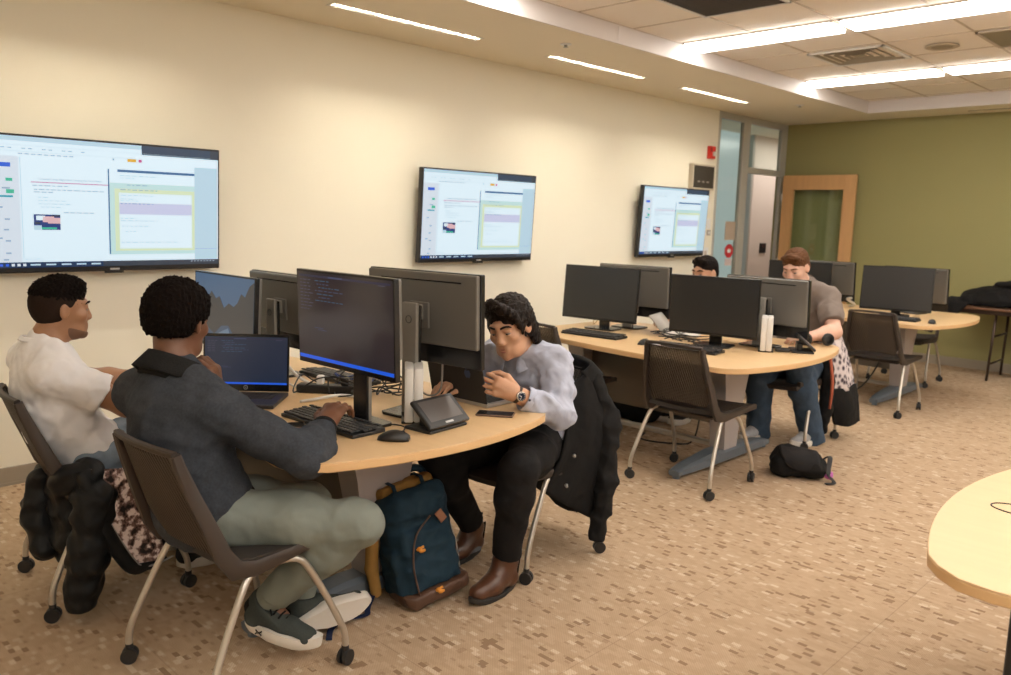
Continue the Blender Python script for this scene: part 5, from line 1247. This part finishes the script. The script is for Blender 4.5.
rows = [[(a, b_-.03, c) for a, b_, c in r] for r in [[(1.78, 1.00, .55), (1.80, 1.07, .545), (1.79, 1.15, .53)], [(1.82, 1.01, .44), (1.845, 1.09, .42), (1.83, 1.20, .40)], [(1.83, 1.04, .33), (1.86, 1.12, .29), (1.845, 1.23, .27)], [(1.84, 1.12, .18), (1.865, 1.17, .165), (1.85, 1.25, .17)]]]
mb = MB(); mb.sheet(folds(uprows(rows, 7), .006, 1.6, 11), .012); W(mb.build('lining', M_lining, t, smooth=True))
edge = catmull([(a, b_-.03, c) for a, b_, c in [(1.80, .985, .555), (1.845, 1.005, .44), (1.855, 1.035, .33), (1.865, 1.115, .175), (1.87, 1.17, .158), (1.855, 1.25, .165)]], 6)
mb = MB(); mb.tube(edge, [.028, .030, .030, .026, .016, .012], 12); W(mb.build('front_edge', M_puff, t, smooth=True))
mb = MB(); mb.tube([Vector(p)+Vector((.012, .026, .004)) for p in edge], .0035, 6); W(mb.build('zipper', mat('zip_grey', (.38, .36, .34), .4, .4), t, smooth=True))

# plaid lined jacket on the chair of the man in the grey t-shirt
def plaid():
    m = cloth('plaid_lining', (.4, .36, .36), .85); nt = m.node_tree; N = nt.nodes; L = nt.links; tc = N.new('ShaderNodeTexCoord'); v = N.new('ShaderNodeTexVoronoi'); v.inputs['Scale'].default_value = 26; L.new(tc.outputs['Object'], v.inputs['Vector'])
    r = N.new('ShaderNodeValToRGB'); e = r.color_ramp.elements; e[0].position = .25; e[0].color = (.05, .035, .05, 1); e[1].position = .6; e[1].color = (.62, .55, .55, 1); L.new(v.outputs['Distance'], r.inputs[0]); L.new(r.outputs[0], N['Principled BSDF'].inputs['Base Color']); return m
t = empty('plaid_jacket', (2.62, 5.7, 0), 0, 'jacket with pale plaid lining hanging on the chair of the grey t-shirt', 'jacket')
rows = [[(2.53, 5.50, .70), (2.56, 5.66, .74), (2.50, 5.80, .80)], [(2.57, 5.52, .55), (2.61, 5.68, .56), (2.57, 5.86, .58)], [(2.58, 5.54, .38), (2.64, 5.70, .36), (2.62, 5.90, .37)]]
mb = MB(); mb.sheet(folds(uprows(rows, 6), .008, 1.5, 15), .016); W(mb.build('lining', plaid(), t, smooth=True))
rows = [[(2.575, 5.56, .39), (2.635, 5.70, .38), (2.62, 5.90, .385)], [(2.59, 5.60, .24), (2.66, 5.72, .22), (2.65, 5.92, .23)], [(2.59, 5.66, .12), (2.66, 5.75, .105), (2.66, 5.93, .11)]]
mb = MB(); mb.sheet(folds(uprows(rows, 6), .006, 1.2, 16), .03); W(mb.build('hem', M_coat, t, smooth=True))
S = SDF((2.4, 5.4, .03), (2.75, 5.8, .8), .008); S.chain([(2.55, 5.52, .68), (2.585, 5.52, .45), (2.575, 5.54, .22), (2.57, 5.55, .08)], [.03, .045, .045, .02], .02); S.noise(.005, .07, 17); W(S.build('sleeve', M_coat, t))
mb = MB(); mb.tube([(2.60, 5.47, .66), (2.635, 5.475, .45), (2.625, 5.49, .26)], [.010, .012, .008], 8, smooth=4); W(mb.build('orange_trim', mat('trim_orange', (.42, .10, .05), .7), t, smooth=True))

# folding table by the green wall with a black jacket on it
M_fold = mat('folding_brown', (.13, .065, .035), .4, var=.15, vscale=6, stretch=(1, 8, 8)); M_fleg = mat('folding_leg', (.045, .026, .018), .4, .3)
t = empty('folding_table', (3.12, 9.46, 0), 0, 'brown folding table against the green wall with a black jacket on it', 'table')
f = MB(); f.box((0, 0, .728), (1.75, .66, .026), bev=.005); f.build('tabletop', M_fold, t); f = MB(); f.box((0, 0, .695), (1.68, .60, .045), bev=.004); f.build('apron', M_fleg, t)
for sx in (-1, 1):
    for sy in (-1, 1):
        f = MB(); f.tube([(sx*.44, sy*.24, .69), (sx*.45, sy*.25, .35), (sx*.46, sy*.26, 0)], .013, 10); f.build('leg', M_fleg, t, smooth=True)
    f = MB(); f.tube([(sx*.455, -.25, .17), (sx*.455, .25, .17)], .010, 8); f.tube([(sx*.445, -.245, .45), (sx*.445, .245, .45)], .010, 8); f.build('crossbar', M_fleg, t, smooth=True)
t = empty('black_jacket', (3.2, 9.45, .745), 0, 'black jacket heaped on the folding table by the green wall', 'jacket')
S = SDF((1.95, 9.0, .70), (3.8, 9.85, 1.22), .009); S.ell((2.72, 9.45, .80), (.46, .26, .16), None, .06); S.ell((3.15, 9.47, .84), (.42, .25, .20), None, .06); S.ell((2.80, 9.40, .97), (.22, .12, .05), None, .05); S.chain([(2.40, 9.25, .79), (2.28, 9.18, .77), (2.22, 9.11, .75)], [.08, .055, .04], .04); S.cone((2.78, 9.36, .99), (2.80, 9.36, 1.05), .022, .012, .02)
S.plane((0, 0, .743), (0, 0, -1)); S.noise(.010, .22, 101, ridge=True); S.noise(.004, .09, 102, ridge=True); W(S.build('body', M_coat, t))
mb = MB(); rows = [[(2.24, 9.10, .765), (2.34, 9.09, .785), (2.46, 9.10, .785)], [(2.215, 9.09, .72), (2.30, 9.085, .70), (2.42, 9.09, .73)], [(2.20, 9.10, .64), (2.27, 9.09, .60), (2.36, 9.095, .66)]]; mb.sheet(uprows(rows, 5), .02); W(mb.build('sleeve', M_coat, t, smooth=True))

# blue backpack leaning on the pedestal
M_pack = cloth('backpack_blue', (.012, .032, .052), .75, .25, 30, .2, 300); M_plea = mat('backpack_leather', (.085, .042, .026), .5, var=.25, vscale=20, bump=.1, bscale=120); M_must = cloth('backpack_mustard', (.30, .165, .045), .8, .15, 30, .1, 200); M_or = mat('pull_orange', (.65, .26, .03), .5); M_navy = cloth('webbing_navy', (.010, .018, .055), .7)
t = empty('backpack', (2.52, 1.97, 0), 0, 'dark blue backpack with brown leather base standing against the near table', 'backpack')
Rb = np.stack([nz(A(.16, .99, 0)), nz(A(.97, -.16, .16)), nz(A(-.17, -.13, 1))], 1); Rb[:, 1] = np.cross(Rb[:, 0], Rb[:, 2]); Rb[:, 1] /= np.linalg.norm(Rb[:, 1]); Rb[:, 0] = np.cross(Rb[:, 2], Rb[:, 1])
B0 = A(2.515, 1.995, .0); Pb = lambda x, y, z: B0+Rb @ A(x, y, z)      # x: along its width, y: towards its front, z: up
S = SDF(B0-.34, B0+A(.3, .3, .55), .0055); S.box(Pb(0, .0, .235), (.142, .088, .235), Rb, .065, .02); S.box(Pb(.0, .075, .17), (.118, .038, .150), Rb, .035, .02); S.box(Pb(-.135, .01, .15), (.022, .065, .10), Rb, .02, .02); S.ell(Pb(0, .05, .40), (.12, .07, .06), Rb, .05)
S.plane(Pb(0, 0, .065), Rb @ A(0, 0, -1), .004); S.plane(Pb(0, .02, .455), Rb @ A(0, -.35, 1), .01); S.noise(.0038, .07, 111, ridge=True); W(S.build('bag_body', M_pack, t))
S = SDF(B0-.34, B0+A(.3, .3, .3), .0055); S.box(Pb(0, .018, .09), (.146, .112, .09), Rb, .05, .01); S.plane(Pb(0, 0, .078), Rb @ A(0, .10, 1), .004); S.plane((0, 0, .002), (0, 0, -1)); S.noise(.003, .07, 112, ridge=True); W(S.build('leather_base', M_plea, t))
S = SDF(B0-.3, B0+A(.3, .3, .6), .0055); S.box(Pb(0, -.018, .448), (.122, .045, .030), Rb, .022, .01); S.noise(.003, .05, 113, ridge=True); W(S.build('top_opening', M_must, t))
mb = MB()
for x in (-.07, .055): mb.bar([Pb(x, .045, .425), Pb(x, .03, .482), Pb(x, -.03, .488), Pb(x, -.07, .455)], .016, .004, up=tuple(Rb[:, 2]))
mb.tube([Pb(-.13, -.05, .44), Pb(-.10, -.055, .495), Pb(.08, -.055, .50), Pb(.12, -.05, .45)], [.014, .016, .016, .014], 10, smooth=4); W(mb.build('top_strap', M_pack, t, smooth=True))
mb = MB(); c = Pb(.062, .1165, .330); ax, az = Rb[:, 0], Rb[:, 2]; k = .026
o_ = [c+ax*k*a+az*k*b for a, b in ((-.9, .55), (-.15, -1.05), (.95, -.5), (.2, 1.05))]; mb.add([Vector(p-Rb[:, 1]*.004) for p in o_]+[Vector(p+Rb[:, 1]*.003) for p in o_], [(0, 1, 2, 3), (7, 6, 5, 4)]+[(i, (i+1) % 4, 4+(i+1) % 4, 4+i) for i in range(4)]); W(mb.build('leather_patch', mat('patch_brown', (.22, .095, .05), .55), t))
for x, y, z in ((-.062, .122, .235), (-.02, .128, .055)):
    mb = MB(); mb.tube([Pb(x, y, z+.012), Pb(x+.004, y+.010, z), Pb(x+.022, y+.008, z-.004)], [.006, .009, .005], 8, smooth=3); mb.tube([Pb(x-.01, y+.002, z+.005), Pb(x+.02, y+.008, z+.012)], .005, 8); W(mb.build('zipper_pull', M_or, t, smooth=True))
mb = MB(); mb.tube([Pb(-.09, .112, .05), Pb(-.095, .118, .18), Pb(-.06, .118, .29), Pb(.02, .112, .345)], .0035, 6, smooth=5); W(mb.build('pocket_zipper', M_plea, t, smooth=True))
mb = MB(); mb.tube([Pb(.131, .062, .08), Pb(.128, .075, .2), Pb(.115, .06, .34), Pb(.09, .05, .41)], .003, 6, smooth=5); W(mb.build('side_zipper', mat('zip_grey', (.38, .36, .34), .4, .4), t, smooth=True))
S = SDF((2.25, 1.6, 0), (2.62, 2.1, .45), .006); S.chain([Pb(-.10, -.095, .40), A(2.405, 1.80, .27), A(2.42, 1.785, .14), A(2.445, 1.79, .05)], [.024, .026, .026, .022], .01); W(S.build('shoulder_strap', M_must, t))
mb = MB(); mb.bar(catmull([(2.445, 1.785, .06), (2.46, 1.74, .012), (2.50, 1.70, .008), (2.475, 1.62, .006), (2.50, 1.55, .006), (2.56, 1.50, .006)], 5), .022, .004); mb.bar(catmull([(2.44, 1.80, .05), (2.40, 1.76, .02), (2.42, 1.72, .008), (2.47, 1.74, .006)], 5), .022, .004); W(mb.build('webbing', M_navy, t, smooth=True))

# black messenger bag
t = empty('messenger_bag', (2.78, 4.68, 0), 0, 'small black flap bag lying on the carpet in front of the grey t-shirt man', 'bag')
Rm = frame((.55, -.83, 0), (0, 0, 1)); B1 = A(2.79, 4.66, .0); Pm = lambda x, y, z: B1+Rm @ A(-x, y, z)
S = SDF(B1-.28, B1+.3, .006); S.box(Pm(0, 0, .07), (.150, .10, .07), Rm, .05, .02); S.ell(Pm(-.04, -.01, .13), (.09, .07, .06), Rm, .06); S.ell(Pm(.10, .04, .07), (.08, .08, .05), Rm, .05); S.plane((0, 0, .001), (0, 0, -1)); S.noise(.005, .08, 121, ridge=True); W(S.build('bag_body', M_coat, t))
rows = [[Pm(-.10, -.06, .155), Pm(0, -.065, .16), Pm(.11, -.06, .145)], [Pm(-.105, .02, .178), Pm(0, .02, .172), Pm(.115, .02, .158)], [Pm(-.10, .085, .145), Pm(0, .095, .135), Pm(.12, .09, .13)], [Pm(-.06, .105, .08), Pm(.02, .115, .06), Pm(.11, .105, .075)]]
mb = MB(); mb.sheet(uprows(rows, 5), .010); W(mb.build('flap', cloth('bag_flap', (.016, .015, .016), .8), t, smooth=True))
mb = MB(); mb.bar(catmull([Pm(.15, -.02, .10), Pm(.185, .03, .14), Pm(.17, .10, .06), Pm(.20, .13, .012), Pm(.15, .15, .008)], 5), .028, .005); W(mb.build('strap', M_blackm, t, smooth=True))
mb = MB(); mb.tube([Pm(.155, .07, .04), Pm(.18, .10, .035), Pm(.19, .08, .06)], [.012, .018, .010], 10, smooth=3); W(mb.build('charm', mat('charm_pink', (.42, .10, .35), .5), t, smooth=True))
# dark bag under the middle table
t = empty('holdall', (1.28, 5.05, 0), 0, 'black holdall on the floor beneath the middle table', 'bag')
S = SDF((.9, 4.75, 0), (1.7, 5.35, .4), .01); S.box((1.28, 5.05, .12), (.24, .14, .115), None, .07, .02); S.noise(.008, .12, 131, ridge=True); S.plane((0, 0, .002), (0, 0, -1)); W(S.build('bag_body', M_coat, t)); mb = MB(); mb.tube([(1.15, 5.0, .22), (1.2, 4.97, .29), (1.36, 4.97, .29), (1.41, 5.0, .22)], .011, 8, smooth=4); W(mb.build('handle', M_blackm, t, smooth=True))

# headphones on the middle table
t = empty('headphones', (2.66, 5.12, TZ), 0, 'black over-ear headphones lying at the end of the middle table', 'headphones')
Rh = frame((.72, -.69, 0), (0, 0, 1)); H0 = A(2.655, 5.12, TZ); Ph = lambda x, y, z: H0+Rh @ A(x, y, z)
mb = MB(); mb.tube([Ph(-.078, -.02, .05), Ph(-.088, -.08, .03), Ph(-.06, -.14, .014), Ph(0, -.165, .012), Ph(.06, -.14, .014), Ph(.088, -.08, .03), Ph(.078, -.02, .05)], .009, 10, smooth=4, flat=(1, 1.4)); W(mb.build('headband', M_black, t, smooth=True))
for sx in (-1, 1):
    mb = MB(); a = A(*Rh[:, 1])*.9+Rh[:, 0]*sx*.25; c0 = Ph(sx*.072, .0, .046); mb.tube([c0-a*.022, c0-a*.006, c0+a*.008], [.030, .041, .041], 20); cu = W(mb.build('ear_cup', M_black, t, smooth=True)); mb = MB(); mb.tube([c0+a*.006, c0+a*.018, c0+a*.0185], [.041, .038, .026], 20, cap=False); mb.tube([c0+a*.0085, c0+a*.0086], [.026, .026], 20); mb.build('ear_pad', M_blackm, cu, smooth=True)

# notebook and papers of the man behind the monitors, loose adapters
t = empty('notebook', (1.80, 4.80, TZ), .3, 'open ring notebook propped among cables on the middle table', 'notebook')
f = MB(); f.box((.06, -.02, .010), (.21, .27, .016), rot=(0, 0, .1), bev=.003); f.build('pages', mat('paper_white', (.70, .67, .62), .8), t)
f = MB(); f.sheet([[Vector((-.05-.10*a, y, .014+.15*a-.03*a*a)) for a in np.linspace(0, 1, 6)] for y in (-.15, 0, .12)], .008); f.build('raised_cover', mat('cover_grey', (.42, .40, .37), .7), t, smooth=True)
f = MB(); f.box((.06, -.02, .0215), (.012, .25, .004)); f.build('pen', M_black, t)
for x, y, s_, lab, m_ in ((2.05, 4.20, (.05, .075, .028), 'white cable adapter lying on the middle table edge', M_white), (2.62, 4.72, (.085, .055, .022), 'flat black adapter brick at the free end of the middle table', M_black), (1.99, 4.31, (.035, .06, .02), 'small white plug beside the white adapter', M_white)):
    t = empty('power_adapter', (x, y, TZ), .6, lab, 'adapter'); f = MB(); f.box((0, 0, s_[2]/2), s_, bev=.007); f.build('body', m_, t); f = MB(); f.tube([(s_[0]/2, 0, s_[2]/2), (s_[0]/2+.02, 0, s_[2]/2)], .005, 8); f.build('strain_relief', m_, t)
t = empty('power_strip', (1.93, 1.93, TZ), .70, 'black power strip in the cable tangle on the near table', 'power strip')
f = MB(); f.box((0, 0, .018), (.30, .06, .036), bev=.007); f.build('body', M_black, t); f = MB(); f.box((-.05, 0, .055), (.03, .032, .04), bev=.006); f.build('plug', M_white, t); f = MB(); f.box((.06, 0, .052), (.035, .035, .034), bev=.006); f.build('plug', M_black, t); f = MB(); f.box((.135, 0, .038), (.02, .03, .004)); f.build('switch', mat('switch_red', (.4, .03, .02), .4), t)

# cables, each a thing of its own
M_cw = mat('cable_white', (.74, .72, .69), .45); M_cb = mat('cable_black', (.012, .012, .012), .5); M_cu = mat('cable_blue', (.02, .05, .22), .45)
def cable(pts, r, m, label, group=None):
    f = MB(); f.tube(pts, r, 7, smooth=6); tag(f.build('cable', m, None, smooth=True), label, 'cable', group)
z = TZ+.004
cable([(1.33, 1.98, .92), (1.46, 1.95, .84), (1.62, 1.94, .765), (1.72, 1.95, z+.002), (1.80, 1.93, z+.006)], .0075, M_cw, 'thickest white cable running down into the cable tangle on the near table')
cable([(1.34, 1.95, .88), (1.47, 1.90, .80), (1.60, 1.88, z+.008), (1.70, 1.87, z), (1.80, 1.86, z)], .005, M_cw, 'thin white cable beside the thickest white one on the near table')
cable([(2.02, 1.72, z+.003), (2.03, 1.80, z+.006), (2.05, 1.88, z+.012), (2.10, 1.93, z+.01)], .0065, M_cw, 'short white cable lying between the laptop and the big near monitor')
rc = random.Random(5)
for k in range(9):
    cx, cy_ = 1.82+.36*rc.random(), 1.86+.26*rc.random(); P_ = []
    for j in range(7): a = j*1.15+rc.random()*1.2+k; P_.append((cx+(.05+.09*rc.random())*math.cos(a), cy_+(.05+.08*rc.random())*math.sin(a), z+.004+.075*rc.random()*(0 < j < 6)))
    cable(P_, .0034, M_cb if k != 4 else M_cu, 'black cable looped in the tangle on the near table' if k != 4 else 'blue cable in the tangle on the near table', 'tangled black cables on the near table' if k != 4 else None)
cable([(2.52, 1.86, z+.10), (2.60, 1.90, z+.02), (2.54, 1.99, z), (2.62, 2.05, z+.0), (2.60, 1.98, z)], .0035, M_cb, 'black cable curling behind the touch panel of the near table')
cable([(2.66, 1.74, z), (2.60, 1.80, z), (2.55, 1.80, z), (2.50, 1.76, z)], .0025, M_cb, 'thin mouse cord running back from the black mouse')
cable([(2.30, 2.06, z+.22), (2.33, 2.10, z+.05), (2.42, 2.12, z+.06), (2.47, 2.09, z+.20)], .004, mat('cable_grey', (.3, .29, .28), .5), 'grey cable loop hanging under the silver-backed near monitor')
for k in range(6):
    cx, cy_ = 1.78+.30*rc.random(), 4.52+.22*rc.random(); P_ = []
    for j in range(6): a = j*1.25+rc.random()+k; P_.append((cx+(.06+.10*rc.random())*math.cos(a), cy_+(.05+.08*rc.random())*math.sin(a), z+.004+.05*rc.random()*(0 < j < 5)))
    cable(P_, .0036, M_cb, 'black cable looped in the tangle on the middle table', 'tangled black cables on the middle table')
cable([(1.20, 4.66, z+.10), (1.22, 4.62, z+.02), (1.28, 4.64, z+.09), (1.30, 4.61, z+.01), (1.36, 4.66, z)], .003, mat('cable_tan', (.45, .28, .12), .5), 'tan cord loops beside the dark monitor at the wall end of the middle table')
cable([(2.05, 4.78, .30), (2.0, 4.78, .03), (1.90, 4.66, .008), (1.70, 4.60, .006), (1.62, 4.75, .006)], .006, M_cb, 'black cable on the carpet beneath the middle table')
cable([(2.25, 7.6, .5), (2.12, 7.55, .15), (2.0, 7.42, .012), (1.75, 7.3, .008), (1.5, 7.35, .008)], .007, M_cb, 'black cable trailing on the carpet beneath the farthest table')
cable([(1.70, 8.00, z), (1.78, 7.92, z+.03), (1.74, 7.84, z+.08), (1.80, 7.78, z+.10)], .012, M_cw, 'white cable bundle on the farthest table')
# black tower computer under the bare table
t = empty('computer_tower', (4.565, 2.31, 0), .0, 'tall black tower computer standing beneath the bare table end at the right', 'computer')
f = MB(); f.box((0, 0, .342), (.185, .40, .66), bev=.008); f.build('case', M_black, t); f = MB(); f.box((0, -.203, .342), (.175, .012, .64), bev=.004); f.build('front_panel', M_blackm, t)
for sx in (-1, 1):
    for sy in (-1, 1): f = MB(); f.cyl((sx*.07, sy*.16, 0), (sx*.07, sy*.16, .014), .016); f.build('foot', M_blackm, t)
# ================================================================== CAMERA, WORLD, VIEW
f_px, yaw, pitch, roll = 813.08, 0.7784, -0.1458, 0.0267
cy, sy = math.cos(yaw), math.sin(yaw)
Fw = Vector((-sy*math.cos(pitch), cy*math.cos(pitch), math.sin(pitch))); r_ = Vector((cy, sy, 0)); u_ = r_.cross(Fw)
Rt = r_*math.cos(roll)+u_*math.sin(roll); Up = -r_*math.sin(roll)+u_*math.cos(roll)
cd = bpy.data.cameras.new('camera'); cam = bpy.data.objects.new('camera', cd); COL.objects.link(cam)
cd.sensor_width = 36; cd.lens = f_px/1011*36; cd.clip_start = .05
cam.matrix_world = Matrix(((Rt.x, Up.x, -Fw.x, 4.8788), (Rt.y, Up.y, -Fw.y, 0), (Rt.z, Up.z, -Fw.z, 1.5027), (0, 0, 0, 1)))
cd.dof.use_dof = True; cd.dof.focus_distance = 3.1; cd.dof.aperture_fstop = 3.2
SC.camera = cam
w = bpy.data.worlds.new('world'); SC.world = w; w.use_nodes = True
w.node_tree.nodes['Background'].inputs[0].default_value = (1, .85, .7, 1); w.node_tree.nodes['Background'].inputs[1].default_value = .02
SC.view_settings.view_transform = 'Standard'; SC.view_settings.look = 'None'; SC.view_settings.gamma = 1; SC.view_settings.use_curve_mapping = False
SC.view_settings.exposure = -0.70
SC.cycles.use_denoising = True; SC.cycles.denoiser = 'OPENIMAGEDENOISE'; SC.cycles.max_bounces = 8; SC.cycles.diffuse_bounces = 5; SC.cycles.sample_clamp_indirect = 6
SC.cycles.caustics_reflective = False; SC.cycles.caustics_refractive = False
